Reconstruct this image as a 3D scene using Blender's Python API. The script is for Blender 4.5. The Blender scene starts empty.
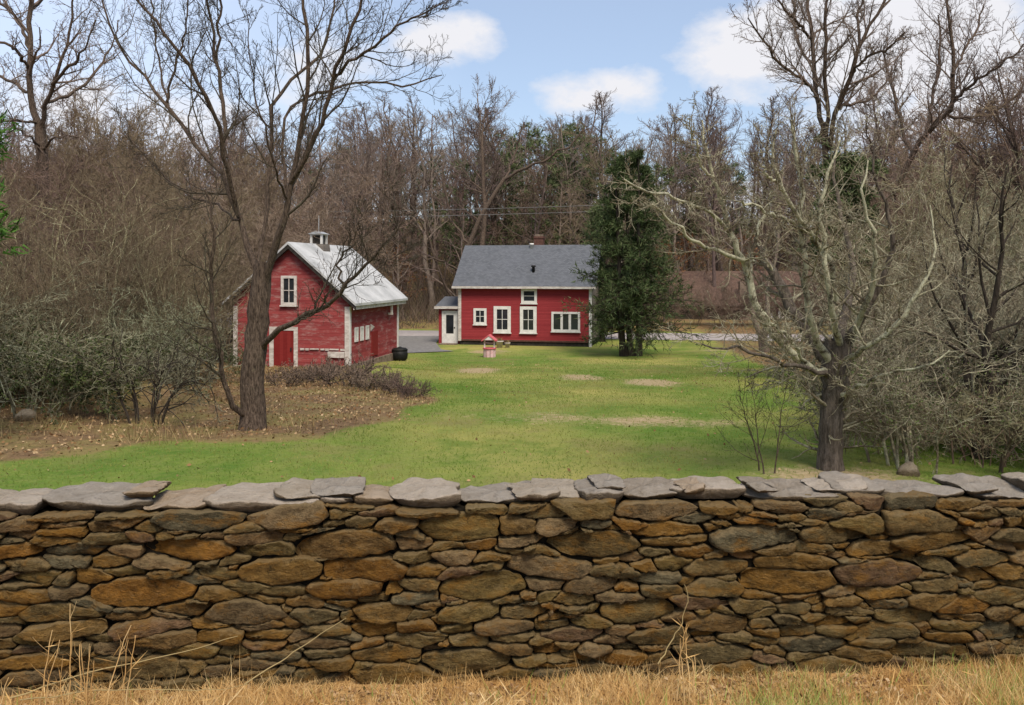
import bpy, math, random
import numpy as np
from mathutils import noise as mnoise, Vector, Matrix

random.seed(7)
RNG = np.random.default_rng(11)
scene = bpy.context.scene
COL = scene.collection
R = math.radians
F, CX, HY, CAMZ = 850.0, 512.0, 270.0, 2.75       # lens in pixels, principal column, horizon row, eye height


def at(px, py, Y):
    """World point at depth Y for a spot measured on the photograph."""
    return (px - CX) / F * Y, Y, CAMZ - (py - HY) / F * Y


# ------------------------------------------------------------------ terrain
def sstep(t):
    t = np.clip(t, 0, 1)
    return t * t * (3 - 2 * t)


def gz(x, y):
    x = np.asarray(x, float); y = np.asarray(y, float)
    z = -2.1 * sstep((y - 9.5) / 43.0) - .14 * (1 - sstep((y - 5.75 - .057 * x) / .5))
    hill = 13.0 * sstep((y - 69.5) / 70.0)
    side = 1.0 - 0.25 * sstep((-x - 18) / 45.0) - 0.25 * sstep((x - 25) / 50.0)
    z = z + hill * side
    z = z + sstep((y - 75) / 20) * (0.5 * np.sin(x * .21 + 1.0) * np.sin(y * .17) + .35 * np.sin(x * .09 + y * .05))
    # small grassy mound behind the left shrubs, low leaf bank beside the barn
    z = z + 0.62 * np.exp(-(((x + 7.9) / 1.1) ** 2 + ((y - 18.2) / 1.0) ** 2))
    z = z + 0.32 * np.exp(-(((x + 5.6) / 2.6) ** 2 + ((y - 30.5) / 2.4) ** 2))
    z = z + 0.25 * np.exp(-(((x + 13) / 4.0) ** 2 + ((y - 24) / 5) ** 2))
    # gentle unevenness of the lawn
    z = z + 0.04 * np.sin(x * .55 + 2) * np.sin(y * .43) * sstep((y - 8) / 6) * (1 - sstep((y - 44) / 8))
    # leaf bank on the far side of the road
    z = z + 0.55 * sstep((y - (67.6 - .14 * x)) / 1.6) * (1 - sstep((y - 78) / 8))
    return z


def gzf(x, y):
    return float(gz(x, y))


def ground_pt(px, py):
    """Ground point seen at a photo spot."""
    lo, hi = 6.0, 69.0
    for _ in range(50):
        m = .5 * (lo + hi)
        X, Y, Z = at(px, py, m)
        if Z > gzf(X, Y): lo = m
        else: hi = m
    X, Y, Z = at(px, py, lo)
    return X, Y


# ------------------------------------------------------------------ nodes / materials
class NT:
    def __init__(s, mat):
        s.t = mat.node_tree; s.n = s.t.nodes; s.l = s.t.links

    def new(s, typ, **kw):
        nd = s.n.new(typ)
        for k, v in kw.items():
            if k.startswith('i_'):
                nd.inputs[k[2:].replace('_', ' ')].default_value = v
            else:
                setattr(nd, k, v)
        return nd

    def link(s, a, b): s.l.new(a, b)

    def mix(s, fac, a, b, blend='MIX'):
        nd = s.new('ShaderNodeMix', data_type='RGBA', blend_type=blend)
        for sock, v in ((nd.inputs[0], fac), (nd.inputs[6], a), (nd.inputs[7], b)):
            if hasattr(v, 'is_output'): s.link(v, sock)
            elif isinstance(v, (tuple, list)): sock.default_value = (*v[:3], 1)
            else: sock.default_value = v
        return nd.outputs[2]

    def ramp(s, fac, p0, p1):
        nd = s.new('ShaderNodeMapRange', clamp=True)
        nd.inputs[1].default_value = p0; nd.inputs[2].default_value = p1
        s.link(fac, nd.inputs[0]); return nd.outputs[0]

    def noise(s, vec, scale, detail=4, rough=.6, stretch=None):
        nd = s.new('ShaderNodeTexNoise'); nd.inputs['Scale'].default_value = scale
        nd.inputs['Detail'].default_value = detail; nd.inputs['Roughness'].default_value = rough
        if stretch:
            mp = s.new('ShaderNodeMapping'); mp.inputs['Scale'].default_value = stretch
            s.link(vec, mp.inputs[0]); vec = mp.outputs[0]
        s.link(vec, nd.inputs['Vector']); return nd.outputs[0]

    def math(s, op, a, b=0.0, c=None):
        nd = s.new('ShaderNodeMath', operation=op)
        for i, v in enumerate((a, b, c)):
            if v is None: continue
            if hasattr(v, 'is_output'): s.link(v, nd.inputs[i])
            else: nd.inputs[i].default_value = v
        return nd.outputs[0]


def newmat(name, rough=.85):
    m = bpy.data.materials.new(name); m.use_nodes = True
    b = m.node_tree.nodes['Principled BSDF']; b.inputs['Roughness'].default_value = rough
    b.inputs['Specular IOR Level'].default_value = .12
    return m, NT(m), b


def bump(nt, b, h, strength, dist=.02):
    bp = nt.new('ShaderNodeBump'); bp.inputs['Strength'].default_value = strength
    bp.inputs['Distance'].default_value = dist
    nt.link(h, bp.inputs['Height']); nt.link(bp.outputs[0], b.inputs['Normal'])


def simple_mat(name, c1, c2, scale=6, rough=.8, bmp=.2, stretch=None, lo=.35, hi=.65, objrand=0.0, dist=.02):
    m, nt, b = newmat(name, rough)
    tc = nt.new('ShaderNodeTexCoord').outputs['Object']
    n = nt.noise(tc, scale, 5, .65, stretch)
    c = nt.mix(nt.ramp(n, lo, hi), c1, c2)
    if objrand:
        oi = nt.new('ShaderNodeObjectInfo').outputs['Random']
        hs = nt.new('ShaderNodeHueSaturation')
        nt.link(nt.math('MULTIPLY_ADD', oi, 2 * objrand, 1 - objrand), hs.inputs['Value'])
        nt.link(nt.math('MULTIPLY_ADD', oi, .03, .487), hs.inputs['Hue'])
        nt.link(c, hs.inputs['Color']); c = hs.outputs[0]
    nt.link(c, b.inputs['Base Color'])
    if bmp: bump(nt, b, n, bmp, dist)
    return m


def island_mat(name, cols, rough=.8, trans=0.0, patch=None):
    """Small pieces (leaves, needles, blades): each piece takes one of several colours."""
    m, nt, b = newmat(name, rough)
    g = nt.new('ShaderNodeNewGeometry').outputs['Random Per Island']
    rp = nt.new('ShaderNodeValToRGB'); cr = rp.color_ramp
    k = len(cols)
    cr.elements[0].color = (*cols[0], 1); cr.elements[0].position = 0
    cr.elements[1].color = (*cols[-1], 1); cr.elements[1].position = 1
    for i in range(1, k - 1):
        e = cr.elements.new(i / (k - 1)); e.color = (*cols[i], 1)
    nt.link(g, rp.inputs[0]); c = rp.outputs[0]
    if patch:
        tc = nt.new('ShaderNodeNewGeometry').outputs['Position']
        n = nt.noise(tc, patch[0], 4, .6)
        c = nt.mix(nt.ramp(n, .42, .62), c, patch[1])
    nt.link(c, b.inputs['Base Color'])
    if trans:
        b.inputs['Transmission Weight'].default_value = 0
        tr = nt.new('ShaderNodeBsdfTranslucent'); nt.link(c, tr.inputs[0])
        mx = nt.new('ShaderNodeMixShader'); mx.inputs[0].default_value = trans
        nt.link(b.outputs[0], mx.inputs[1]); nt.link(tr.outputs[0], mx.inputs[2])
        nt.link(mx.outputs[0], nt.n['Material Output'].inputs[0])
    return m


def bark_mat(name, dark, light, lichen=None, lich_amt=(.55, .68), scale=9, objrand=.0):
    m, nt, b = newmat(name, .9)
    tc = nt.new('ShaderNodeTexCoord').outputs['Object']
    n = nt.noise(tc, scale * 2.2, 6, .7, (1, 1, .22))
    c = nt.mix(nt.ramp(n, .35, .65), dark, light)
    if lichen:
        l = nt.noise(tc, 4.5, 6, .8)
        c = nt.mix(nt.ramp(l, *lich_amt), c, lichen)
    if objrand:
        oi = nt.new('ShaderNodeObjectInfo').outputs['Random']
        hs = nt.new('ShaderNodeHueSaturation')
        nt.link(nt.math('MULTIPLY_ADD', oi, 2 * objrand, 1 - objrand), hs.inputs['Value'])
        nt.link(nt.math('MULTIPLY_ADD', oi, .045, .478), hs.inputs['Hue'])
        nt.link(c, hs.inputs['Color']); c = hs.outputs[0]
    nt.link(c, b.inputs['Base Color'])
    bump(nt, b, n, 1.0, .06)
    return m


def siding_mat(name, c1, c2, pitch, worn=None, wlo=.6, whi=.75, axis='Z'):
    """Painted clapboards: courses as bump, paint varying a little from board to board."""
    m, nt, b = newmat(name, .75)
    tc = nt.new('ShaderNodeTexCoord').outputs['Object']
    sep = nt.new('ShaderNodeSeparateXYZ'); nt.link(tc, sep.inputs[0])
    z = nt.math('DIVIDE', sep.outputs[axis], pitch)
    fr = nt.math('FRACT', z); fl = nt.math('FLOOR', z)
    wn = nt.new('ShaderNodeTexWhiteNoise', noise_dimensions='1D'); nt.link(fl, wn.inputs['W'])
    n = nt.noise(tc, 2.5, 6, .7, (1, 1, 3))
    f = nt.math('MULTIPLY_ADD', wn.outputs[0], .35, nt.math('MULTIPLY', n, .75))
    c = nt.mix(nt.ramp(f, .3, .8), c1, c2)
    if worn:
        w = nt.noise(tc, 1.7, 7, .75, (.8, .8, 3.2))
        c = nt.mix(nt.ramp(w, wlo, whi), c, worn)
    nt.link(c, b.inputs['Base Color'])
    bump(nt, b, nt.math('SUBTRACT', 1.0, fr), .9, pitch * .2)
    return m


M = {}
M['red_siding'] = siding_mat('red_clapboard', (.195, .023, .026), (.265, .035, .038), .11)
M['barn_siding'] = siding_mat('weathered_red_boards', (.165, .028, .028), (.25, .048, .045), .16, (.31, .185, .165), .50, .70)
M['barn_door'] = siding_mat('faded_red_boards', (.15, .014, .013), (.21, .025, .022), .18, (.25, .15, .13), .68, .85, axis='X')
M['grey_siding'] = siding_mat('grey_shingle', (.11, .095, .08), (.17, .145, .12), .13)
M['white'] = simple_mat('white_paint', (.54, .52, .48), (.68, .66, .62), 5, .6, .1)
M['old_white'] = simple_mat('peeling_white_paint', (.36, .31, .27), (.60, .56, .51), 3, .8, .2, (1, 1, 2.5))
M['glass'] = simple_mat('window_glass', (.012, .014, .016), (.03, .034, .04), 1.2, .06, 0)
M['glass'].node_tree.nodes['Principled BSDF'].inputs['Specular IOR Level'].default_value = .5
M['dark'] = simple_mat('dark_foundation', (.02, .018, .016), (.05, .042, .035), 6, .95, .3)
M['stonebase'] = simple_mat('fieldstone_foundation', (.10, .075, .055), (.25, .19, .14), 5, .95, .6)
M['brick'] = simple_mat('chimney_brick', (.07, .035, .027), (.13, .065, .05), 9, .9, .3)
M['metal'] = simple_mat('black_metal', (.015, .015, .015), (.03, .03, .03), 8, .5, 0)
M['plastic'] = simple_mat('black_plastic', (.008, .009, .008), (.018, .018, .016), 6, .55, .1)
M['pink'] = simple_mat('faded_pink_paint', (.45, .07, .085), (.58, .16, .17), 5, .7, .1)
M['galv'] = simple_mat('galvanised_metal', (.28, .29, .30), (.42, .43, .44), 6, .5, 0)
M['pole'] = simple_mat('pole_wood', (.12, .095, .075), (.2, .165, .135), 6, .9, .3, (1, 1, .15))
M['wire'] = simple_mat('wire_sheath', (.13, .12, .11), (.18, .17, .16), 4, .6, 0)


def shingle_mat():
    m, nt, b = newmat('slate_grey_shingle', .8)
    tc = nt.new('ShaderNodeTexCoord').outputs['Object']
    br = nt.new('ShaderNodeTexBrick'); br.inputs['Scale'].default_value = 3.2
    br.inputs['Color1'].default_value = (.075, .08, .088, 1); br.inputs['Color2'].default_value = (.115, .12, .13, 1)
    br.inputs['Mortar'].default_value = (.045, .047, .05, 1); br.inputs['Mortar Size'].default_value = .012
    nt.link(tc, br.inputs['Vector'])
    n = nt.noise(tc, 1.4, 5, .6)
    c = nt.mix(nt.ramp(n, .3, .75), br.outputs[0], nt.mix(.5, br.outputs[0], (.125, .13, .145)))
    nt.link(c, b.inputs['Base Color']); bump(nt, b, br.outputs[1], .3, .01)
    return m


def tin_mat():
    m, nt, b = newmat('whitewashed_metal_roof', .55)
    tc = nt.new('ShaderNodeTexCoord').outputs['Object']
    n = nt.noise(tc, .9, 7, .7); n2 = nt.noise(tc, 7, 5, .7, (1, .3, 1))
    c = nt.mix(nt.ramp(n, .4, .66), (.49, .485, .47), (.32, .32, .31))
    c = nt.mix(nt.ramp(n2, .62, .74), c, (.22, .21, .19))
    sep = nt.new('ShaderNodeSeparateXYZ'); nt.link(tc, sep.inputs[0])
    fr = nt.math('FRACT', nt.math('DIVIDE', sep.outputs['Y'], .55))
    seam = nt.math('LESS_THAN', fr, .05)
    c = nt.mix(nt.math('MULTIPLY', seam, .35), c, (.3, .3, .3))
    nt.link(c, b.inputs['Base Color']); bump(nt, b, seam, .5, .03)
    return m


M['shingle'] = shingle_mat(); M['tin'] = tin_mat()


def stone_mat(name, strength=1.0, top=False):
    m, nt, b = newmat(name, .92)
    tc = nt.new('ShaderNodeTexCoord').outputs['Object']
    at_ = nt.new('ShaderNodeAttribute', attribute_name='tone').outputs[0]
    n1 = nt.noise(tc, 8, 8, .75, (1, 1, 1.9)); n2 = nt.noise(tc, 30, 6, .75, (1, 1, 1.6)); n3 = nt.noise(tc, 3.4, 6, .75, (1, 1, 2.2))
    n4 = nt.noise(tc, 11, 6, .8)
    c = nt.mix(nt.ramp(n1, .32, .68), nt.mix(.84, at_, (.012, .008, .003)), at_)
    c = nt.mix(nt.math('MULTIPLY', nt.ramp(n2, .50, .74), .6), c, nt.mix(.5, at_, (.42, .31, .16)))
    if top:      # bleached and lichened on the upper faces, browner on the broken edges
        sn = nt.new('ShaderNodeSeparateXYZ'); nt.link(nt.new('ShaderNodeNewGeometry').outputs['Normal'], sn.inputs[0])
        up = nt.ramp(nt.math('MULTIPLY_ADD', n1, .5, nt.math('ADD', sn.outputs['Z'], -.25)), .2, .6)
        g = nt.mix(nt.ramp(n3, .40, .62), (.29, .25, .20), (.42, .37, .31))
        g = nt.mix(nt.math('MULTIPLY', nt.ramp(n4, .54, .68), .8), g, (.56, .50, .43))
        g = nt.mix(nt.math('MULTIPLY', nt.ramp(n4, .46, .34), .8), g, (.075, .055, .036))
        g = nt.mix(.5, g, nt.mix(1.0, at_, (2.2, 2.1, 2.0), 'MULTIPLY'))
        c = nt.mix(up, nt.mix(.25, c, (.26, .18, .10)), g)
    else:
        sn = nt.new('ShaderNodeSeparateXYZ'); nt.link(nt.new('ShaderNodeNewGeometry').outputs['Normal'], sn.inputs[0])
        c = nt.mix(nt.math('MULTIPLY', nt.ramp(nt.math('MULTIPLY_ADD', n2, .6, sn.outputs['Z']), .62, 1.1), .45), c, (.44, .31, .15))     # top-edge highlights painted in as pale tan on upward-facing facets
        c = nt.mix(nt.math('MULTIPLY', nt.ramp(n3, .50, .66), .75), c, (.30, .145, .025))
        c = nt.mix(nt.math('MULTIPLY', nt.ramp(n4, .60, .72), .5), c, (.30, .23, .10))
        c = nt.mix(nt.math('MULTIPLY', nt.ramp(n4, .43, .34), .7), c, (.03, .026, .014))
    nt.link(c, b.inputs['Base Color'])
    h = nt.math('MULTIPLY_ADD', n2, .5, nt.math('MULTIPLY_ADD', n4, .8, n1))
    bump(nt, b, h, 1.0 * strength, .11)
    return m


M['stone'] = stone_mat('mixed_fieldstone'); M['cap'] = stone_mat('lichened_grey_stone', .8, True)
M['core'] = _core = simple_mat('wall_core_rubble', (.008, .007, .005), (.025, .02, .014), 9, .97, .8)

_core.node_tree.nodes['Principled BSDF'].inputs['Specular IOR Level'].default_value = 0


def ground_mat():
    m, nt, b = newmat('lawn_and_leaf_litter', .95)
    pos = nt.new('ShaderNodeNewGeometry').outputs['Position']
    zone = nt.new('ShaderNodeAttribute', attribute_name='zone')
    sp = nt.new('ShaderNodeSeparateColor'); nt.link(zone.outputs[0], sp.inputs[0])
    nb = nt.noise(pos, .16, 5, .6, (1, .8, 1)); nm = nt.noise(pos, .8, 5, .65); nf = nt.noise(pos, 7, 5, .75)
    nff = nt.noise(pos, 26, 4, .7)
    g = nt.mix(nt.ramp(nm, .35, .65), (.085, .160, .020), (.165, .222, .038))
    g = nt.mix(nt.ramp(nb, .42, .64), g, (.34, .305, .085))
    g = nt.mix(nt.math('MULTIPLY', nt.ramp(nf, .45, .75), .5), g, (.27, .235, .09))
    g = nt.mix(nt.math('MULTIPLY', nt.ramp(nff, .50, .30), .5), g, (.035, .07, .008))
    n2m = nt.noise(pos, .42, 4, .7)
    g = nt.mix(nt.math('MULTIPLY', nt.ramp(n2m, .52, .68), .55), g, (.22, .17, .07))
    g = nt.mix(nt.math('MULTIPLY', nt.ramp(n2m, .46, .34), .6), g, (.07, .15, .015))
    l = nt.mix(nt.ramp(nf, .34, .66), (.085, .05, .026), (.26, .165, .085))
    l = nt.mix(nt.math('MULTIPLY', nt.ramp(nff, .55, .72), .7), l, (.30, .21, .115))
    l = nt.mix(nt.math('MULTIPLY', nt.ramp(nm, .44, .62), .65), l, (.235, .20, .065))
    d = nt.mix(nt.ramp(nf, .35, .65), (.31, .21, .12), (.46, .34, .21))
    s = nt.mix(nt.ramp(nf, .35, .65), (.22, .12, .04), (.42, .25, .10))

    def edge(v, w=.35):
        e = nt.math('ADD', v, nt.math('MULTIPLY_ADD', nt.math('ADD', nm, nf), w, -w))
        return nt.ramp(e, .35, .62)
    c = nt.mix(nt.math('MULTIPLY', edge(sp.outputs[1], .8), .8), g, d)
    c = nt.mix(edge(sp.outputs[0], .75), c, l)
    c = nt.mix(edge(sp.outputs[2]), c, s)
    nt.link(c, b.inputs['Base Color'])
    bump(nt, b, nt.math('MULTIPLY_ADD', nff, .5, nf), 1.0, .06)
    return m


M['ground'] = ground_mat()
M['asphalt'] = simple_mat('worn_road', (.27, .235, .22), (.36, .32, .30), 3, .9, .2)
M['gravel'] = simple_mat('gravel_drive', (.13, .125, .118), (.21, .20, .19), 5, .95, .4)

M['bark_left'] = bark_mat('brown_bark', (.028, .019, .014), (.18, .13, .095), (.15, .14, .08), (.60, .75), scale=17)
M['twig_left'] = bark_mat('olive_twig_bark', (.05, .038, .028), (.115, .092, .065), (.14, .135, .085), (.52, .7))
M['bark_right'] = bark_mat('dark_rough_bark', (.05, .04, .03), (.18, .145, .115), (.2, .2, .16), (.62, .75))
M['bark_lichen'] = bark_mat('lichen_bark', (.05, .04, .028), (.15, .125, .085), (.50, .48, .33), (.40, .52))
M['bark_twig_l'] = bark_mat('lichen_twig', (.13, .10, .066), (.27, .22, .15), (.46, .43, .29), (.46, .60))
M['bark_far'] = bark_mat('grey_brown_bark', (.125, .092, .074), (.25, .19, .155), None, objrand=.35)
M['bark_red'] = bark_mat('reddish_twig_bark', (.155, .10, .076), (.27, .19, .15), None, objrand=.3)
M['bark_brush'] = bark_mat('brown_brush_bark', (.125, .085, .055), (.235, .17, .115), (.22, .195, .12), (.6, .75), objrand=.3)
M['bark_shrub'] = bark_mat('grey_green_shrub_bark', (.095, .078, .042), (.22, .19, .115), (.42, .42, .27), (.45, .59), objrand=.3)
M['bark_dark'] = bark_mat('dark_brown_bark', (.028, .022, .017), (.07, .055, .042))  # plain dark brown bark tone
M['bark_olive'] = bark_mat('olive_brush_bark', (.15, .12, .07), (.30, .245, .15), (.44, .41, .26), (.50, .64), objrand=.3)
M['needle_dark'] = island_mat('dark_pine_needles', [(.022, .038, .014), (.042, .064, .022), (.068, .095, .034), (.11, .125, .055)])
M['needle_mid'] = island_mat('pine_needles', [(.05, .07, .026), (.10, .125, .05), (.15, .165, .08)])
M['needle_bright'] = island_mat('bright_evergreen', [(.03, .08, .012), (.06, .14, .02), (.10, .20, .04)])
M['leaf_dark'] = island_mat('dark_shrub_leaves', [(.025, .04, .012), (.05, .065, .02), (.09, .10, .035)])
M['leaf_green'] = island_mat('small_spring_leaves', [(.06, .085, .03), (.12, .16, .05), (.20, .22, .09)], trans=.2)
M['leaf_rust'] = island_mat('rusty_clinging_leaves', [(.11, .045, .02), (.20, .085, .03), (.27, .13, .05)])
M['leaf_yellow'] = island_mat('yellow_blossom', [(.35, .28, .02), (.5, .42, .04)])
M['leaf_fallen'] = island_mat('dry_fallen_leaves', [(.11, .055, .026), (.21, .115, .05), (.33, .21, .105), (.43, .31, .18)])
M['grass'] = island_mat('lawn_blades', [(.105, .205, .025), (.155, .25, .036), (.225, .28, .06), (.135, .23, .03)], trans=.5, patch=(.45, (.34, .31, .09)))
M['straw'] = island_mat('straw_blades', [(.52, .32, .11), (.74, .52, .23), (.84, .66, .36), (.64, .40, .15)], trans=.3, patch=(1.6, (.60, .37, .14)))
M['straw_green'] = island_mat('new_grass_blades', [(.18, .30, .045), (.30, .40, .09), (.50, .48, .18)], trans=.25)
M['weed'] = island_mat('dry_weed_stalks', [(.10, .058, .026), (.20, .13, .058), (.36, .26, .13), (.15, .14, .045), (.24, .15, .07)])


# ------------------------------------------------------------------ object helpers
def tag(o, label=None, cat=None, group=None, kind=None):
    if label: o['label'] = label
    if cat: o['category'] = cat
    if group: o['group'] = group
    if kind: o['kind'] = kind
    return o


def empty(name, loc, rz=0, scale=1):
    o = bpy.data.objects.new(name, None); COL.objects.link(o)
    o.location = loc; o.rotation_euler = (0, 0, rz); o.scale = (scale,) * 3
    o.empty_display_size = .2
    return o


def link_mesh(name, me, mat, parent=None):
    if mat is not None: me.materials.append(mat)
    o = bpy.data.objects.new(name, me); COL.objects.link(o)
    if parent is not None: o.parent = parent
    return o


def np_mesh(name, V, Fc, smooth=False):
    """V (n,3), Fc (m,k) all faces with k corners."""
    me = bpy.data.meshes.new(name)
    V = np.ascontiguousarray(V, np.float32); Fc = np.ascontiguousarray(Fc, np.int32)
    me.vertices.add(len(V)); me.vertices.foreach_set('co', V.ravel())
    m, k = Fc.shape
    me.loops.add(m * k); me.loops.foreach_set('vertex_index', Fc.ravel())
    me.polygons.add(m); me.polygons.foreach_set('loop_start', np.arange(0, m * k, k, dtype=np.int32))
    if smooth: me.polygons.foreach_set('use_smooth', np.ones(m, bool))
    me.update(calc_edges=True)
    return me


class MB:
    def __init__(s): s.v = []; s.f = []

    def add(s, vs, fs):
        o = len(s.v); s.v += [tuple(v) for v in vs]; s.f += [tuple(i + o for i in f) for f in fs]
        return s

    def box(s, x0, x1, y0, y1, z0, z1):
        return s.add([(x0, y0, z0), (x1, y0, z0), (x1, y1, z0), (x0, y1, z0), (x0, y0, z1), (x1, y0, z1), (x1, y1, z1), (x0, y1, z1)],
                     [(3, 2, 1, 0), (4, 5, 6, 7), (0, 1, 5, 4), (1, 2, 6, 5), (2, 3, 7, 6), (3, 0, 4, 7)])

    def prism(s, prof, axis, a, b):
        """profile of (u, z) swept along axis 'x' or 'y' from a to b"""
        n = len(prof)
        mk = (lambda u, z, t: (t, u, z)) if axis == 'x' else (lambda u, z, t: (u, t, z))
        vs = [mk(u, z, a) for u, z in prof] + [mk(u, z, b) for u, z in prof]
        fs = [tuple(range(n)), tuple(range(2 * n - 1, n - 1, -1))] + [(i, n + i, n + (i + 1) % n, (i + 1) % n) for i in range(n)]
        return s.add(vs, fs)

    def lathe(s, prof, n=20, cx=0, cy=0):
        vs = []; fs = []
        for r, z in prof:
            for k in range(n):
                a = 2 * math.pi * k / n; vs.append((cx + r * math.cos(a), cy + r * math.sin(a), z))
        for i in range(len(prof) - 1):
            for k in range(n):
                fs.append((i * n + k, i * n + (k + 1) % n, (i + 1) * n + (k + 1) % n, (i + 1) * n + k))
        fs.append(tuple(range(n - 1, -1, -1))); fs.append(tuple((len(prof) - 1) * n + k for k in range(n)))
        return s.add(vs, fs)

    def tube(s, pts, rad, n=8):
        P = np.array([pts], float); Rr = np.array([[rad] * len(pts)] if np.isscalar(rad) else [rad], float)
        V, Fc = tubes(P, Rr, n)
        return s.add(V.tolist(), Fc.tolist())

    def build(s, name, mat, parent=None, smooth=False, fix=True):
        me = bpy.data.meshes.new(name); me.from_pydata(s.v, [], s.f)
        if fix:
            import bmesh
            bm = bmesh.new(); bm.from_mesh(me); bmesh.ops.recalc_face_normals(bm, faces=bm.faces); bm.to_mesh(me); bm.free()
        if smooth:
            for p in me.polygons: p.use_smooth = True
        me.update()
        return link_mesh(name, me, mat, parent)


# ------------------------------------------------------------------ branching
def nrm(v): return v / (np.linalg.norm(v, axis=-1, keepdims=True) + 1e-9)


def tubes(P, Rr, sides):
    N, K, _ = P.shape
    T = np.empty_like(P); T[:, 1:-1] = P[:, 2:] - P[:, :-2] if K > 2 else 0
    T[:, 0] = P[:, 1] - P[:, 0]; T[:, -1] = P[:, -1] - P[:, -2]
    T = nrm(T)
    mean = nrm(P[:, -1] - P[:, 0])
    ax = np.argmin(np.abs(mean), axis=1); ref = np.eye(3)[ax][:, None, :]
    U = nrm(np.cross(T, np.broadcast_to(ref, T.shape))); W = np.cross(T, U)
    a = np.arange(sides) * 2 * np.pi / sides
    V = P[:, :, None, :] + Rr[:, :, None, None] * (np.cos(a)[None, None, :, None] * U[:, :, None, :] + np.sin(a)[None, None, :, None] * W[:, :, None, :])
    base = (np.arange(N) * K * sides)[:, None, None] + (np.arange(K - 1) * sides)[None, :, None]
    j = np.arange(sides)[None, None, :]; j2 = (j + 1) % sides
    Fc = np.stack([base + j, base + j2, base + sides + j2, base + sides + j], -1).reshape(-1, 4)
    return V.reshape(-1, 3), Fc


def spawn(P, Rr, n, t0, t1, a0, a1, lr, rr, steps, wander, up, rng, rmin=.003, lmax=99, tip=.25, lfall=.55):
    N, K, _ = P.shape
    L = np.linalg.norm(np.diff(P, axis=1), axis=2).sum(1)
    idx = np.repeat(np.arange(N), n); m = N * n
    t = t0 + (t1 - t0) * ((np.tile(np.arange(n), N) + rng.random(m)) / n)
    f = t * (K - 1); i = np.minimum(f.astype(int), K - 2); w = f - i
    p0 = P[idx, i]; p1 = P[idx, i + 1]
    p = p0 * (1 - w)[:, None] + p1 * w[:, None]; tan = nrm(p1 - p0)
    r = Rr[idx, i] * (1 - w) + Rr[idx, i + 1] * w
    v = rng.normal(size=(m, 3)); v -= tan * (v * tan).sum(1, keepdims=True); v = nrm(v)
    a = np.radians(rng.uniform(a0, a1, m))[:, None]
    d = tan * np.cos(a) + v * np.sin(a)
    ln = np.minimum(L[idx] * lr * (1 - lfall * t), lmax) * rng.uniform(.55, 1.3, m)
    r0 = np.maximum(r * rr * rng.uniform(.75, 1.1, m), rmin)
    Q = np.empty((m, steps + 1, 3)); Q[:, 0] = p
    for s in range(steps):
        d = nrm(d + rng.normal(scale=wander, size=(m, 3)) + np.array([0, 0, up]))
        Q[:, s + 1] = Q[:, s] + d * (ln / steps)[:, None]
    tt = np.linspace(0, 1, steps + 1)[None, :]
    RR = np.maximum(r0[:, None] * (1 - (1 - tip) * tt), rmin * .7)
    return Q, RR


def merge(parts):
    """parts: list of (V, F) -> one (V, F), all faces the same corner count"""
    Vs, Fs, o = [], [], 0
    for V, Fc in parts:
        Vs.append(V); Fs.append(Fc + o); o += len(V)
    return np.concatenate(Vs), np.concatenate(Fs)


def catmull(pts, K, rng=None, jit=0.0):
    p = np.array(pts, float); n = len(p)
    d = np.r_[0, np.cumsum(np.linalg.norm(np.diff(p[:, :3], axis=0), axis=1))]; d /= d[-1]
    out = np.empty((K, p.shape[1]))
    pe = np.vstack([2 * p[0] - p[1], p, 2 * p[-1] - p[-2]])
    for k, t in enumerate(np.linspace(0, 1, K)):
        i = min(np.searchsorted(d, t, 'right') - 1, n - 2); u = (t - d[i]) / (d[i + 1] - d[i] + 1e-9)
        a, b, c, e = pe[i], pe[i + 1], pe[i + 2], pe[i + 3]
        out[k] = .5 * (2 * b + (c - a) * u + (2 * a - 5 * b + 4 * c - e) * u * u + (3 * b - a - 3 * c + e) * u ** 3)
    if jit and rng is not None:
        out[1:-1, :3] += rng.normal(scale=jit, size=(K - 2, 3))
    return out


def flat_bits(p, d, length, width, rng, tri=True):
    """small pointed blades from points p along d"""
    m = len(p)
    side = rng.normal(size=(m, 3)); side -= d * (side * d).sum(1, keepdims=True); side = nrm(side)
    w = (np.broadcast_to(width, m) * .5)[:, None]; l = np.broadcast_to(length, m)[:, None]
    if tri:
        V = np.stack([p - side * w, p + side * w, p + d * l], 1).reshape(-1, 3)
        return V, np.arange(3 * m).reshape(-1, 3)
    mid = p + d * l * .5
    V = np.stack([p, mid + side * w, p + d * l, mid - side * w], 1).reshape(-1, 3)
    return V, np.arange(4 * m).reshape(-1, 4)


def on_twigs(P, per, t0, rng):
    N, K, _ = P.shape; idx = np.repeat(np.arange(N), per); m = len(idx)
    f = rng.uniform(t0, 1, m) * (K - 1); i = np.minimum(f.astype(int), K - 2); w = (f - i)[:, None]
    return P[idx, i] * (1 - w) + P[idx, i + 1] * w, nrm(P[idx, i + 1] - P[idx, i])


def stem(base, h, lean, r0, K, rng, wob=.15, tip=.15, flare=1.5):
    t = np.linspace(0, 1, K)
    P = np.zeros((K, 3)); P[:, 2] = t * h - .15 * (t == 0)
    P[:, :2] = np.outer(t, lean) + np.cumsum(rng.normal(scale=wob * h / K * .5, size=(K, 2)), 0) * (t > 0)[:, None]
    P += np.array(base)
    Rr = r0 * (1 - (1 - tip) * t); Rr[0] *= flare
    return P[None], Rr[None]


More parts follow.
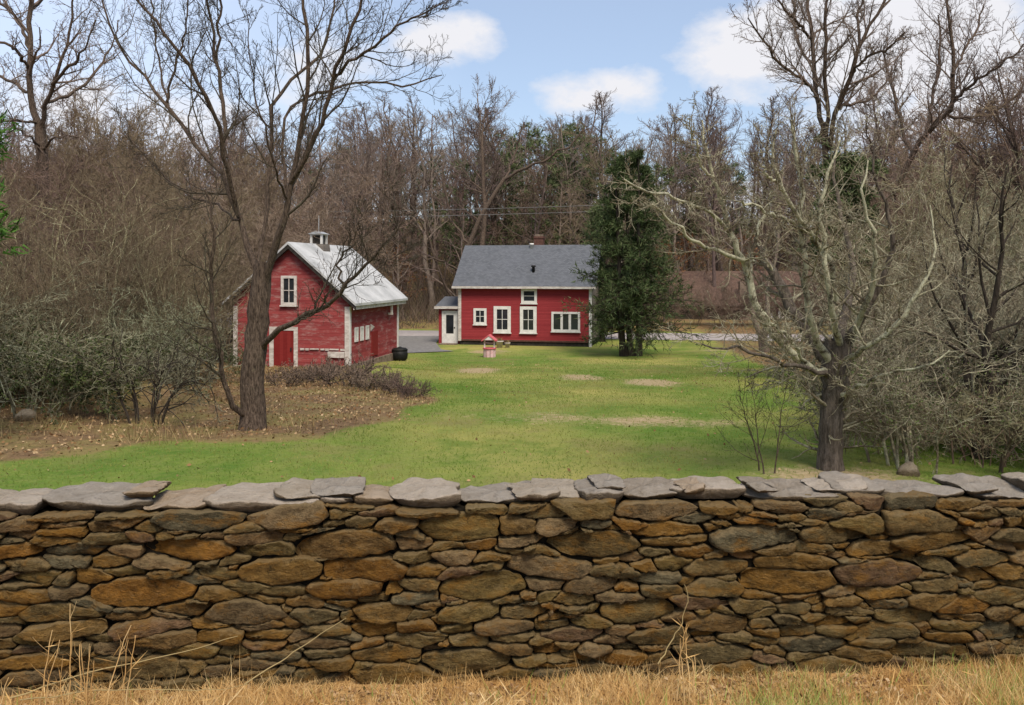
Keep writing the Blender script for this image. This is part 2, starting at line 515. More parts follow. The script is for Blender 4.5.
# bare broadleaf tree meshes -------------------------------------------------
def bare_tree_meshes(seed, h=15, r=.2, t0=.3, spread=1.0, n1=16, n2=9, n3=7, rtw=.012, up=.10, lr1=.5, stems=1, ang=(28, 60)):
    rng = np.random.default_rng(seed)
    S = [stem((rng.normal(scale=.1) if stems > 1 else 0, rng.normal(scale=.1) if stems > 1 else 0, 0), h * rng.uniform(.8, 1),
              rng.normal(scale=(.12 if stems > 1 else .03) * h, size=2), r, 12, rng, .22) for _ in range(stems)]
    P0 = np.concatenate([s[0] for s in S]); R0 = np.concatenate([s[1] for s in S])
    P1, R1 = spawn(P0, R0, n1, t0, .97, ang[0], ang[1], lr1 * spread, .62, 6, .12, up, rng, rtw * 1.4, lfall=.72)
    P2, R2 = spawn(P1, R1, n2, .15, 1, 25, 60, .48, .6, 4, .16, up * .8, rng, rtw)
    P3, R3 = spawn(P2, R2, n3, .1, 1, 20, 65, .5, .7, 2, .2, up * .6, rng, rtw * .8)
    trunk = merge([tubes(P0, R0, 7), tubes(P1, R1, 5)])
    crown = merge([tubes(P2, R2, 3), tubes(P3, R3, 3)])
    return trunk, crown, P3


def copy_tree(o, parent=None):
    c = o.copy(); COL.objects.link(c)
    if parent is not None: c.parent = parent
    for ch in list(o.children): copy_tree(ch, c)
    return c


def bark_thing(name, trunk, crown, m1, m2, loc, rz=0, s=1, crown_name='crown'):
    root = empty(name, loc, rz, s)
    link_mesh('trunk', np_mesh('trunk', *trunk, smooth=True), m1, root)
    link_mesh(crown_name, np_mesh(crown_name, *crown), m2, root)
    return root


# ================================================================== SETTING
def poly_sd(x, y, poly):
    """signed distance (positive inside) of points to a polygon"""
    p = np.array(poly); n = len(p); d = np.full(x.shape, 1e9); ins = np.zeros(x.shape, bool)
    for i in range(n):
        a, b = p[i], p[(i + 1) % n]; e = b - a
        t = np.clip(((x - a[0]) * e[0] + (y - a[1]) * e[1]) / (e @ e), 0, 1)
        d = np.minimum(d, np.hypot(x - a[0] - t * e[0], y - a[1] - t * e[1]))
        c = ((a[1] > y) != (b[1] > y)) & (x < (b[0] - a[0]) * (y - a[1]) / (b[1] - a[1] + 1e-12) + a[0])
        ins ^= c
    return np.where(ins, d, -d)


edge_px = [(-60, 468), (0, 463), (100, 453), (240, 440), (340, 437), (400, 421), (436, 399), (412, 388), (375, 376), (352, 369)]
LITTER = [ground_pt(*p) for p in edge_px] + [(-7.4, 46), (-9, 62), (-30, 66), (-70, 66), (-70, 14)]
PATCHES = [(478, 370, 1.0, 3.4), (580, 377, 1.0, 2.6), (650, 382, .95, 2.2), (650, 421, 2.4, 1.2), (560, 418, 2.6, 1.3), (488, 352, 1.6, 2.0), (740, 350, 3.5, 2.0)]


def zone_at(x, y):
    r = sstep((poly_sd(x, y, LITTER) + .9 + .5 * np.sin(x * 1.7 + y * .6) * np.sin(y * 1.3 - x * .4)) / 2.0)
    woods = sstep((y - (67.3 - .14 * x)) / 1.2)
    right = sstep((x - (7.2 + .12 * (y - 12))) / 2.2) * sstep((y - 9) / 4) * .85
    r = np.maximum(np.maximum(r, woods), right)
    under = np.exp(-(((x - 4.3) / 1.3) ** 2 + ((y - 11.0) / 1.2) ** 2)) * .75
    g = np.zeros(x.shape)
    for (px, py, rx, ry), w in zip(PATCHES, (1.1, .85, 1.0, .66, .5, .7, .6)):
        X, Y = ground_pt(px, py)
        g = np.maximum(g, w * np.exp(-(((x - X) / rx) ** 2 + ((y - Y) / ry) ** 2) * 1.2))
    g = np.maximum(g, under)
    b = 1 - sstep((y - 6.3) / .8)
    return r, g, b


def build_ground():
    gx = np.unique(np.round(np.concatenate([np.linspace(-600, -60, 28), np.arange(-60, -24, 1.5), np.arange(-24, 24, .25), np.arange(24, 60, 1.5), np.linspace(60, 600, 28)]), 3))
    gy = np.unique(np.round(np.concatenate([np.linspace(-200, -4, 14), np.arange(-4, 72, .3), np.arange(72, 160, 1.6), np.linspace(160, 900, 30)]), 3))
    X, Y = np.meshgrid(gx, gy); Z = gz(X, Y)
    nx, ny = len(gx), len(gy)
    V = np.stack([X, Y, Z], -1).reshape(-1, 3)
    i = np.arange(nx * ny).reshape(ny, nx)
    Fc = np.stack([i[:-1, :-1], i[:-1, 1:], i[1:, 1:], i[1:, :-1]], -1).reshape(-1, 4)
    me = np_mesh('ground', V, Fc, True)
    r, g, b = zone_at(X.ravel(), Y.ravel())
    ca = me.attributes.new('zone', 'FLOAT_COLOR', 'POINT')
    ca.data.foreach_set('color', np.stack([r, g, b, np.ones_like(r)], -1).astype(np.float32).ravel())
    o = link_mesh('ground', me, M['ground']); tag(o, kind='structure')


build_ground()

# road behind the house (runs slightly towards us on the right) and the gravel drive
def strip(name, pts_l, pts_r, mat, lift, n=60):
    L = np.array(pts_l, float); Rr = np.array(pts_r, float)
    t = np.linspace(0, 1, n); s = np.linspace(0, 1, len(L))
    l = np.stack([np.interp(t, s, L[:, k]) for k in (0, 1)], -1); r = np.stack([np.interp(t, s, Rr[:, k]) for k in (0, 1)], -1)
    V = []; m = 7
    for a, b in zip(l, r):
        for w in np.linspace(0, 1, m):
            p = a * (1 - w) + b * w; V.append((p[0], p[1], gzf(p[0], p[1]) + lift))
    i = np.arange(n * m).reshape(n, m)
    Fc = np.stack([i[:-1, :-1], i[:-1, 1:], i[1:, 1:], i[1:, :-1]], -1).reshape(-1, 4)
    o = link_mesh(name, np_mesh(name, np.array(V), Fc, True), mat); tag(o, kind='structure'); return o


def road_y(x): return 60.3 - .14 * x


strip('road', [(-90, road_y(-90) + 6.4), (90, road_y(90) + 6.4)], [(-90, road_y(-90)), (90, road_y(90))], M['asphalt'], .03, 90)
strip('driveway', [(-8.9, 62), (-8.4, 56), (-7.7, 51), (-6.6, 48.8)], [(-5.2, 62), (-5.0, 56), (-4.3, 51.5), (-3.4, 50.2)], M['gravel'], .045, 30)

# ================================================================== STONE WALL
WALL_A = R(3.3)
wall = empty('stone_wall', (0, 5.93, 0), WALL_A)
tag(wall, 'long dry-laid fieldstone wall with flat grey capstones in front of the lawn', 'stone wall')

TONES = [(.190, .108, .030), (.215, .118, .028), (.250, .122, .020), (.150, .102, .036), (.135, .104, .046), (.172, .120, .048),
         (.205, .128, .062), (.150, .082, .026), (.112, .088, .040), (.220, .150, .078), (.166, .114, .034), (.265, .112, .014), (.155, .112, .042), (.185, .105, .060), (.13, .12, .075)]


def clip_poly(poly, nx, ny, c):
    out = []
    for i in range(len(poly)):
        a, b = poly[i], poly[(i + 1) % len(poly)]
        da, db = a[0] * nx + a[1] * ny - c, b[0] * nx + b[1] * ny - c
        if da <= 0: out.append(a)
        if (da < 0 < db) or (db < 0 < da):
            t = da / (da - db); out.append((a[0] + t * (b[0] - a[0]), a[1] + t * (b[1] - a[1])))
    return out


def outline(poly, n, rng, round_=2, jit=.004, cut=.22):
    p = np.array(poly)
    for _ in range(round_):
        q = np.roll(p, -1, 0); p = np.stack([(1 - cut) * p + cut * q, cut * p + (1 - cut) * q], 1).reshape(-1, 2)
    pc = np.vstack([p, p[:1]]); d = np.r_[0, np.cumsum(np.linalg.norm(np.diff(pc, axis=0), axis=1))]
    s = np.linspace(0, d[-1], n, endpoint=False)
    o = np.stack([np.interp(s, d, pc[:, 0]), np.interp(s, d, pc[:, 1])], -1)
    c = o.mean(0)
    ph = rng.uniform(0, 6.28, 3); a = np.arange(n) / n * 6.28
    k = 1 + .02 * np.sin(3 * a + ph[0]) + .018 * np.sin(5 * a + ph[1]) + .012 * np.sin(9 * a + ph[2])
    return c + (o - c) * k[:, None] + rng.normal(scale=jit, size=(n, 2))


class Stones:
    def __init__(s): s.V, s.F, s.T, s.o = [], [], [], 0

    def add(s, ol, back, bulge, tone, rng, to3, rings=((1, 0.0), (.985, .6), (.94, .92), (.82, 1.0), (.62, 1.02), (.42, 1.0), (.2, 1.0)), rough=.013, tl=.10, facets=3):
        n = len(ol); c = ol.mean(0)
        tilt = rng.normal(scale=tl, size=2); seed = rng.uniform(-50, 50, 3)
        size = np.abs(ol - c).max(0)
        V = [np.c_[c + (ol - c) * .8, np.full(n, -back)], np.c_[c + (ol - c) * .97, np.full(n, -back * .3)]]
        for k, h in rings:
            q = c + (ol - c) * k
            e = (q - c)
            V.append(np.c_[q, h * bulge + (e @ tilt) * min(1, h * 1.2)])
        V.append(np.array([[c[0], c[1], 1.06 * bulge]]))
        V = np.concatenate(V)
        for i in range(2 * n, len(V)):
            p = Vector((V[i] * np.array([7, 7, 7]) + seed).tolist())
            d = mnoise.fractal(p, 1.0, 2.1, 4)
            fac = .45 if i < 3 * n else 1
            V[i, 2] += d * rough * 1.8 * fac
            q = mnoise.noise_vector(p * 1.3); V[i, 0] += q.x * rough * .9; V[i, 1] += q.y * rough * .7
        for _ in range(facets):      # broken faces
            a_ = rng.uniform(0, 6.28); s_ = rng.uniform(.25, .75)
            dn = np.array([math.cos(a_) / max(size[0], .03), math.sin(a_) / max(size[1], .03)])
            u = (V[2 * n:, :2] - c) @ dn - s_ * .6
            V[2 * n:, 2] -= np.maximum(u, 0) * bulge * rng.uniform(.3, .9)
        nr = 2 + len(rings); j = np.arange(n); j2 = (j + 1) % n; Fc = []
        for r_ in range(nr - 1):
            Fc += np.stack([r_ * n + j, r_ * n + j2, (r_ + 1) * n + j2, (r_ + 1) * n + j], -1).tolist()
        Fc += [[(nr - 1) * n + a, (nr - 1) * n + b, nr * n] for a, b in zip(j, j2)]
        V3 = to3(V)
        s.V.append(V3); s.F += [[x + s.o for x in f] for f in Fc]; s.T += [tone] * len(V3); s.o += len(V3)

    def build(s, name, mat, parent, smooth=True):
        me = bpy.data.meshes.new(name); me.from_pydata(np.concatenate(s.V).tolist(), [], s.F)
        ca = me.attributes.new('tone', 'FLOAT_COLOR', 'POINT')
        ca.data.foreach_set('color', np.array([(*t, 1) for t in s.T], np.float32).ravel())
        for p in me.polygons: p.use_smooth = smooth
        me.update(); return link_mesh(name, me, mat, parent)


def wall_face(seed, x0, x1, z0, z1, to3, meanh=.108, xr=.92):
    rng = np.random.default_rng(seed)
    sites = []; z = z0
    while z < z1 + .05:
        h = rng.choice([.05, .075, .10, .135, .18], p=[.2, .27, .25, .18, .1]) * meanh / .125
        x = x0 - rng.uniform(0, .4)
        while x < x1:
            u = rng.random()
            w = (rng.uniform(.10, .24) if u < .36 else rng.uniform(.24, .46) if u < .78 else rng.uniform(.46, .80)) * (.75 + 2.2 * h)
            w *= xr
            zz = z + h * .5 + rng.normal(scale=.022)
            sites.append((x + w / 2, zz, (w * .5) ** 2 * rng.uniform(.5, 1.5)))
            if w > .34 and rng.random() < .45:   # thin shims bedded on a larger stone
                sites.append((x + w * rng.uniform(.1, .9), zz + h * .6, .004))
            x += w * .97
        z += h
    S = np.array(sites); AN = 3.3      # stones lie on their long side
    st = Stones()
    sx = S[:, 0] / AN; sz = S[:, 1]; wt = S[:, 2] / AN ** 2 * .75
    for i in range(len(S)):
        if S[i, 0] < x0 or S[i, 0] > x1 or S[i, 1] > z1 + .04 or S[i, 1] < z0 - .02: continue
        d2 = (sx - sx[i]) ** 2 + (sz - sz[i]) ** 2
        nb = np.argsort(d2)[1:26]
        poly = [(-.5 + sx[i], sz[i] - .35), (.5 + sx[i], sz[i] - .35), (.5 + sx[i], sz[i] + .35), (-.5 + sx[i], sz[i] + .35)]
        for j in nb:
            nx, nz = sx[j] - sx[i], sz[j] - sz[i]; D = math.sqrt(d2[j])
            if D < 1e-5: continue
            off = (d2[j] + wt[i] - wt[j]) / 2 / D
            nx /= D; nz /= D
            poly = clip_poly(poly, nx, nz, nx * sx[i] + nz * sz[i] + off)
            if len(poly) < 3: break
        if len(poly) < 3: continue
        P = np.array(poly); P[:, 0] *= AN
        P[:, 1] = np.minimum(P[:, 1], z1 + .03 * math.sin(3 * S[i, 0]) )
        c = P.mean(0); ext = P.max(0) - P.min(0)
        if ext[0] < .05 or ext[1] < .025: continue
        gap = .003 + .008 * rng.random() ** 2
        P = c + (P - c) * np.clip(1 - 2 * gap / ext, .5, 1)
        ol = outline(P, 34 if ext[0] > .3 else 24, rng, 2, .0040, rng.uniform(.07, .17))
        th = rng.normal(scale=.045); cs, sn = math.cos(th), math.sin(th)
        ol = c + (ol - c) @ np.array([[cs, sn], [-sn, cs]])
        tone = (.75 * np.array(TONES[rng.integers(len(TONES))]) + .25 * np.array((.18, .118, .046))) * rng.uniform(.7, 1.32)
        st.add(ol, .16, rng.uniform(.014, .042), tuple(tone * 1.4), rng, lambda V, o=rng.normal(scale=.016): to3(V, o))
    return st


WX0, WX1, WT = -9.0, 10.0, .56
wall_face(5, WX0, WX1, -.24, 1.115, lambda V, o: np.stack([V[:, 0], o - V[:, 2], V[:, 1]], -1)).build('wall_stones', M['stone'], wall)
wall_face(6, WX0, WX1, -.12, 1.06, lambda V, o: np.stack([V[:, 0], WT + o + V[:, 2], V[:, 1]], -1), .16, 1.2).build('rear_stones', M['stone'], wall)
MB().box(WX0, WX1, .06, WT - .06, -.3, 1.07).build('rubble_core', M['core'], wall)

CAPTONES = [(.20, .165, .12), (.15, .13, .105), (.24, .20, .155), (.13, .105, .075), (.20, .14, .08)]


def capstones(seed):
    rng = np.random.default_rng(seed); x = WX0

    def slab(cx, w, dep, th, z, yy, tip=.028):
        n = int(rng.integers(8, 12)); a = np.arange(n) / n * 6.28 + rng.uniform(-.3, .3, n); ex = 2 / 4.5
        poly = np.stack([np.sign(np.cos(a)) * np.abs(np.cos(a)) ** ex * (w / 2), np.sign(np.sin(a)) * np.abs(np.sin(a)) ** ex * dep / 2], -1)
        poly *= rng.uniform(.80, 1.08, (n, 1))
        rot = rng.normal(scale=tip); roll = rng.normal(scale=.025)
        st = Stones()

        def to3(V):
            X, Yv, Z = V[:, 0], V[:, 1], V[:, 2]
            return np.stack([X * math.cos(rot) - Z * math.sin(rot), Yv, X * math.sin(rot) + Z * math.cos(rot) + Yv * roll], -1)
        st.add(outline(poly, 48, rng, 1, .005, .06), th * .8, th * .26, CAPTONES[rng.integers(5)], rng, to3,
               rings=((1, 0), (.992, .6), (.97, .95), (.88, 1), (.65, 1), (.35, 1.0)), rough=.012, tl=.03, facets=3)
        o = st.build('capstone', M['cap'], wall); o.location = (cx, yy, z + th * .75)

    while x < WX1:
        w = rng.uniform(.16, .75); th = rng.uniform(.04, .085) if w > .38 else rng.uniform(.06, .11); z = 1.085 + rng.normal(scale=.010)
        slab(x + w / 2, w + .07, rng.uniform(.48, .60), th, z, WT / 2 + .02 + rng.normal(scale=.035))
        if rng.random() < .42:                       # a second, thinner slab laid over the joint
            w2 = rng.uniform(.2, .6); th2 = rng.uniform(.025, .045)
            slab(x + w + rng.uniform(-.15, .15), w2, rng.uniform(.40, .56), th2, z + th * .93, WT / 2 - .02 + rng.normal(scale=.04), .015)
        x += w


capstones(21)

# ================================================================== RED HOUSE
def frame_ring(mb, x0, x1, z0, z1, t, y0, y1):
    mb.box(x0, x0 + t, y0, y1, z0, z1).box(x1 - t, x1, y0, y1, z0, z1)
    mb.box(x0 + t, x1 - t, y0, y1, z0, z0 + t).box(x0 + t, x1 - t, y0, y1, z1 - t, z1)


def window(parent, x0, x1, z0, z1, t=.13, cols=1, rows=2, mull=.034, mat='white', wall_y=0.0, sill=True):
    f = MB(); frame_ring(f, x0, x1, z0, z1, t, wall_y - .07, wall_y - .003)
    w = x1 - x0 - 2 * t; h = z1 - z0 - 2 * t
    for i in range(1, cols):
        c = x0 + t + w * i / cols; f.box(c - mull / 2, c + mull / 2, wall_y - .05, wall_y - .004, z0 + t, z1 - t)
    for i in range(1, rows):
        c = z0 + t + h * i / rows; f.box(x0 + t, x1 - t, wall_y - .046, wall_y - .005, c - mull / 2, c + mull / 2)
    wo = empty('window', (0, 0, 0)); wo.parent = parent
    f.build('frame', M[mat], wo)
    MB().box(x0 + t, x1 - t, wall_y - .022, wall_y - .006, z0 + t, z1 - t).build('pane', M['glass'], wo)
    if sill: MB().box(x0 - .04, x1 + .04, wall_y - .12, wall_y - .006, z0 - .06, z0 - .003).build('sill', M[mat], wo)
    return wo


HW, HD, HE, HR = 8.3, 5.7, 3.98, 6.4
ha = R(-12)
hx, hy, _ = at(459, 345, 55.3)
house = empty('red_house', (hx, hy, -2.1), ha)
house.scale = (1.04, 1, 1); tag(house, 'red clapboard farmhouse with dark grey shingle roof and white trim beside the road', 'house')
# front + rear + left wall in red, right gable wall weathered grey
w = MB()
w.box(0, HW - .002, 0, .15, .28, HE).box(0, HW - .002, HD - .15, HD, .28, HE)
w.prism([(.152, .28), (HD - .152, .28), (HD - .152, HE), (HD / 2, HR - .12), (.152, HE)], 'x', 0, .15)
w.build('wall', M['red_siding'], house)
sw = MB().prism([(.152, .28), (HD - .002, .28), (HD - .002, HE), (HD / 2, HR - .12), (.152, HE)], 'x', HW - .15, HW + .004).build('side_wall', M['grey_siding'], house)
sw['label'] = 'weathered grey end wall'
MB().box(.04, HW - .04, .04, HD - .04, -.3, .278).build('foundation', M['dark'], house)
MB().box(-.01, HW + .01, -.03, -.002, .26, .36).build('sill_board', M['brick'], house)
roof = MB()
ov, th = .34, .13; sl = (HR - HE) / (HD / 2)
for sgn in (1, -1):
    y0, y1 = (-ov, HD / 2) if sgn > 0 else (HD + ov, HD / 2)
    z0 = HE - ov * sl
    roof.prism([(y0, z0), (y1, HR), (y1, HR + th), (y0, z0 + th)], 'x', -.36, HW + .34)
ro = roof.build('roof', M['shingle'], house)
ch = MB().box(4.25, 4.85, HD / 2 + .1, HD / 2 + .65, HR - .9, HR + .72).box(4.21, 4.89, HD / 2 + .06, HD / 2 + .69, HR + .58, HR + .68).build('chimney', M['brick'], ro)
cp = MB().box(4.32, 4.78, HD / 2 + .17, HD / 2 + .58, HR + .721, HR + .86).build('flue_cap', M['stonebase'], ro)
MB().lathe([(.10, HR - .3), (.10, HR + .12), (.14, HR + .13), (.14, HR + .24)], 12, 4.15, HD / 2 - .22).build('vent_pipe', M['white'], ro, True)
z_ = HE + .75 * sl
MB().lathe([(.09, z_ + .05), (.09, z_ + .42), (.16, z_ + .43), (.13, z_ + .55)], 12, 4.6, .75).build('roof_vent', M['metal'], ro, True)
MB().box(-.37, HW + .35, -ov - .05, -ov + .0, HE - ov * sl - .03, HE - ov * sl + .11).build('eave_fascia', M['old_white'], house)
MB().box(-.3, HW + .28, -ov + .004, -.002, HE - ov * sl - .03, HE - ov * sl - .003).build('soffit', M['old_white'], house)
cb = MB().box(-.02, .15, -.05, -.004, .25, HE - ov * sl - .03).box(-.05, -.002, -.05, .15, .25, HE - ov * sl - .03); cb.build('corner_board', M['old_white'], house)
MB().box(HW - .14, HW + .03, -.05, -.004, -.2, HE - ov * sl - .03).build('corner_board', M['white'], house)
window(house, .95, 1.78, 1.33, 2.37, .15, 2, 2)
window(house, 2.24, 3.32, .83, 2.52, .2, 2, 2)
window(house, 3.9, 4.94, .83, 2.52, .2, 2, 2)
window(house, 3.98, 4.96, 2.72, 3.66, .16, 1, 2)
window(house, 5.86, 7.62, .95, 2.2, .13, 3, 1, .15)
# little entry at the left end
pe = MB().box(-1.42, -.052, .35, .42, .02, 2.35).box(-1.42, -1.32, .422, 2.3, .02, 2.35).box(-1.42, -.052, 2.302, 2.37, .02, 2.35).build('entry_wall', M['red_siding'], house)
er = MB().prism([(.1, 2.36), (2.5, 2.95), (2.5, 3.05), (.1, 2.46)], 'x', -1.62, -.052).build('entry_roof', M['shingle'], house)
MB().box(-1.64, -.054, .05, .098, 2.31, 2.48).build('eave_fascia', M['old_white'], house)
d = empty('door', (0, 0, 0)); d.parent = house
dm = MB(); frame_ring(dm, -1.2, -.16, .06, 2.18, .1, .29, .347); dm.build('frame', M['white'], d)
dp = MB(); frame_ring(dp, -1.098, -.262, .165, 2.075, .17, .31, .345); dp.box(-.93, -.43, .312, .343, .337, .68); dp.build('door_leaf', M['white'], d)
MB().box(-.928, -.432, .32, .342, .684, 1.9).build('pane', M['glass'], d)
MB().box(-.40, -.34, .285, .308, 1.02, 1.12).build('handle', M['metal'], d)
MB().box(-1.3, -.1, -.35, .285, -.05, .05).build('door_step', M['stonebase'], house)

# ================================================================== RED BARN
ba = R(-11)
bx, by, _ = at(349, 370, 37)
barn = empty('red_barn', (bx, by, -1.62), ba)
tag(barn, 'weathered red gabled barn with pale metal roof and rooftop cupola left of the drive', 'barn')
BW, BD, BE, BR = 5.45, 6.6, 3.12, 5.5
bw = MB()
bw.prism([(-BW, -.4), (0, -.4), (0, BE), (-BW / 2, BR - .14), (-BW, BE)], 'y', 0, .16)
bw.prism([(-BW, -.4), (0, -.4), (0, BE), (-BW / 2, BR - .14), (-BW, BE)], 'y', BD - .16, BD)
bw.box(-.16, -.002, .162, BD - .162, -.4, BE).box(-BW + .002, -BW + .16, .162, BD - .162, -.4, BE)
bw.build('wall', M['barn_siding'], barn)
br = MB(); bsl = (BR - BE) / (BW / 2)
for sgn in (1, -1):
    e = .42; c0 = -BW / 2
    x0 = c0 + sgn * (BW / 2 + e); z0 = BE - e * bsl
    br.prism([(x0, z0 + .06), (c0, BR), (c0, BR + .11), (x0, z0 + .17)], 'y', -.3, BD + .35)
rb = br.build('roof', M['tin'], barn)
rk = MB()
for sgn in (1, -1):
    c0 = -BW / 2; x0 = c0 + sgn * (BW / 2 + .4); z0 = BE - .4 * bsl
    rk.prism([(x0, z0 - .12), (c0, BR - .19), (c0, BR - .003), (x0, z0 + .055)], 'y', -.27, -.19)
rk.build('rake_board', M['dark'], barn)
MB().box(.30, .345, -.26, BD + .3, BE - .47, BE - .235).build('eave_board', M['old_white'], barn)
# cupola on the ridge
cup = empty('cupola', (-BW / 2, 3.0, BR - .02)); cup.parent = barn; cup.scale = (.72, .72, .74)
MB().prism([(-.62, -.52), (.62, -.52), (.52, .16), (-.52, .16)], 'y', -.55, .55).build('base', M['grey_siding'], cup)
cbm = MB()
for sx in (-1, 1):
    for sy in (-1, 1): cbm.box(sx * .36 - .07, sx * .36 + .07, sy * .36 - .07, sy * .36 + .07, .162, .74)
cbm.box(-.45, .45, -.45, .45, .742, .80); cbm.build('posts', M['white'], cup)
MB().box(-.30, .30, -.30, .30, .163, .741).build('louvers', M['dark'], cup)
MB().prism([(-.55, .802), (.55, .802), (0, 1.0)], 'y', -.55, .55).build('cupola_roof', M['galv'], cup)
MB().tube([(0, 0, .97), (0, 0, 2.0)], .022, 6).build('weather_rod', M['galv'], cup)
for x0 in (-BW, -.17):
    MB().box(x0 - .012, x0 + .19, -.045, -.004, -.25, BE - .35).build('corner_board', M['old_white'], barn)
MB().box(.004, .045, -.044, .16, -.25, BE - .35).build('corner_board', M['white'], barn)
MB().box(.004, .045, BD - .17, BD + .01, -.1, BE - .35).build('corner_board', M['white'], barn)
window(barn, -3.16, -2.42, 2.82, 4.12, .12, 2, 2, .035, 'old_white')
bd = empty('door', (0, 0, 0)); bd.parent = barn
df = MB().box(-3.72, -3.52, -.05, -.004, -.2, 1.86).box(-2.56, -2.38, -.05, -.004, -.2, 1.86).box(-3.518, -2.562, -.05, -.004, 1.7, 1.86); df.build('frame', M['old_white'], bd)
MB().box(-3.516, -2.564, -.03, -.005, -.2, 1.698).build('door_leaf', M['barn_door'], bd)
MB().box(-2.72, -2.66, -.06, -.032, .8, .95).build('handle', M['metal'], bd)
lg = MB(); rngl = random.Random(4); x = -2.25
while x < -.25:
    wd = rngl.uniform(.1, .45); lg.box(x, x + wd, -.05, -.004, .86 + rngl.uniform(-.02, .02), .93); x += wd + rngl.uniform(.02, .1)
lg.build('weathered_ledge', M['old_white'], barn)
MB().box(-.95, -.2, -.10, -.003, .55, .80).build('ledge_board', M['old_white'], barn)


def side_window(y0, y1, z0, z1):
    wo = empty('window', (0, 0, 0)); wo.parent = barn
    f = MB(); t = .09
    f.box(.003, .045, y0, y0 + t, z0, z1).box(.003, .045, y1 - t, y1, z0, z1).box(.003, .045, y0 + t, y1 - t, z0, z0 + t).box(.003, .045, y0 + t, y1 - t, z1 - t, z1)
    f.build('frame', M['white'], wo)
    MB().box(.004, .02, y0 + t + .001, y1 - t - .001, z0 + t + .001, z1 - t - .001).build('shutter', M['white'], wo)


for y0 in (.62, 1.3, 1.98): side_window(y0, y0 + .40, 1.18, 1.82)
MB().prism([(2.62, 1.55), (3.1, 1.7), (2.62, 1.85)], 'x', .004, .04).build('hinge_plate', M['old_white'], barn)
sd = MB().box(.003, .04, 2.75, 3.55, .35, 1.5).build('hatch', M['barn_door'], barn)
MB().box(.16, .24, 5.0, 5.12, BE - .85, BE - .45).box(.02, .26, 5.0, 5.1, BE - .95, BE - .852).build('eave_bracket', M['old_white'], barn)
MB().box(.005, .12, .17, BD, -.6, .22).build('foundation', M['stonebase'], barn)

# small grey shed past the barn
sx, sy, _ = at(200, 361, 42.5)
shed = empty('garden_shed', (sx, sy, gzf(sx, sy)), R(-14))
tag(shed, 'small weathered grey shed half hidden in brush left of the red barn', 'shed')
MB().prism([(-1.1, -.2), (1.1, -.2), (1.1, 1.7), (0, 2.5), (-1.1, 1.7)], 'y', 0, 2.4).build('wall', M['grey_siding'], shed)
MB().prism([(1.3, 1.58), (1.3, 1.68), (0, 2.63), (0, 2.52)], 'y', -.15, 2.55).prism([(-1.3, 1.58), (0, 2.52), (0, 2.63), (-1.3, 1.68)], 'y', -.15, 2.55).build('roof', M['galv'], shed)
MB().box(-.45, .45, -.04, -.004, 0, 1.55).build('door', M['old_white'], shed)

# black bin beside the barn
X, Y = -5.62, 42.6
bin_ = empty('compost_bin', (X, Y, gzf(X, Y)))
bin_.scale = (.88, .88, .9); tag(bin_, 'squat black plastic bin standing on grass at the back corner of the barn', 'bin')
MB().lathe([(.32, 0), (.43, .14), (.46, .34), (.43, .58)], 24).build('body', M['plastic'], bin_, True)
MB().lathe([(.455, .585), (.455, .63), (.36, .71), (.12, .75), (.06, .79)], 24).build('lid', M['plastic'], bin_, True)

# wishing well in front of the house
X, Y = ground_pt(489.5, 357)
well = empty('wishing_well', (X, Y, gzf(X, Y)), R(-8))
well.scale = (.8,) * 3; tag(well, 'little pink and white garden wishing well with a peaked red roof on the lawn', 'wishing well')
b = MB(); n = 10
for k in range(n):
    a0, a1 = 2 * math.pi * k / n, 2 * math.pi * (k + .86) / n
    vs = []
    for z in (0, .56):
        for r_ in (.36, .42):
            for a in (a0, a1): vs.append((r_ * math.cos(a), r_ * math.sin(a), z))
    b.add(vs, [(0, 1, 3, 2), (4, 6, 7, 5), (0, 4, 5, 1), (2, 3, 7, 6), (0, 2, 6, 4), (1, 5, 7, 3)])
b.build('staves', simple_mat('pale_pink_paint', (.52, .30, .29), (.62, .44, .42), 5, .7, .1), well)
MB().lathe([(.345, .02), (.345, .5)], 20).build('basin', M['brick'], well)
rim = MB(); rim.lathe([(.34, .565), (.47, .565), (.47, .63), (.34, .63)], 20); rim.build('rim', M['pink'], well)
for s in (-1, 1): MB().box(s * .33 - .045, s * .33 + .045, -.045, .045, .632, 1.17).build('post', M['white'], well)
MB().tube([(-.42, 0, .95), (.42, 0, .95)], .035, 8).build('windlass', M['old_white'], well)
MB().prism([(-.5, 1.06), (0, 1.44), (.5, 1.06), (.5, 1.14), (0, 1.53), (-.5, 1.14)], 'y', -.34, .34).build('roof', M['pink'], well)
MB().prism([(-.36, 1.17), (.36, 1.17), (0, 1.43)], 'y', -.30, -.27).build('gable_panel', M['white'], well)
# a few pots at the foot of the house wall
def pot(px, Y, s, label):
    X = (px - CX) / F * Y
    p = empty('plant_pot', (X, Y, gzf(X, Y)), 0, s); tag(p, label, 'plant pot', 'pots by the red house')
    MB().lathe([(.15, 0), (.2, .34), (.23, .35), (.23, .4), (.19, .4)], 16).build('pot', M['old_white'], p, True)
    rng = np.random.default_rng(int(px)); m = 120
    d = nrm(rng.normal(size=(m, 3)) * (1, 1, .5) + (0, 0, .9)); V = flat_bits(np.tile((0, 0, .38), (m, 1)) + rng.normal(scale=.05, size=(m, 3)), d, rng.uniform(.1, .3, m), .03, rng)
    link_mesh('dry_plant', np_mesh('dry_plant', *V), M['weed'], p)
pot(499.5, 52.9, 1.1, 'pale plant pot with dry stems just right of the wishing well')
pot(507.5, 53.0, .8, 'small pale pot with dry stems under the tall middle window of the house')

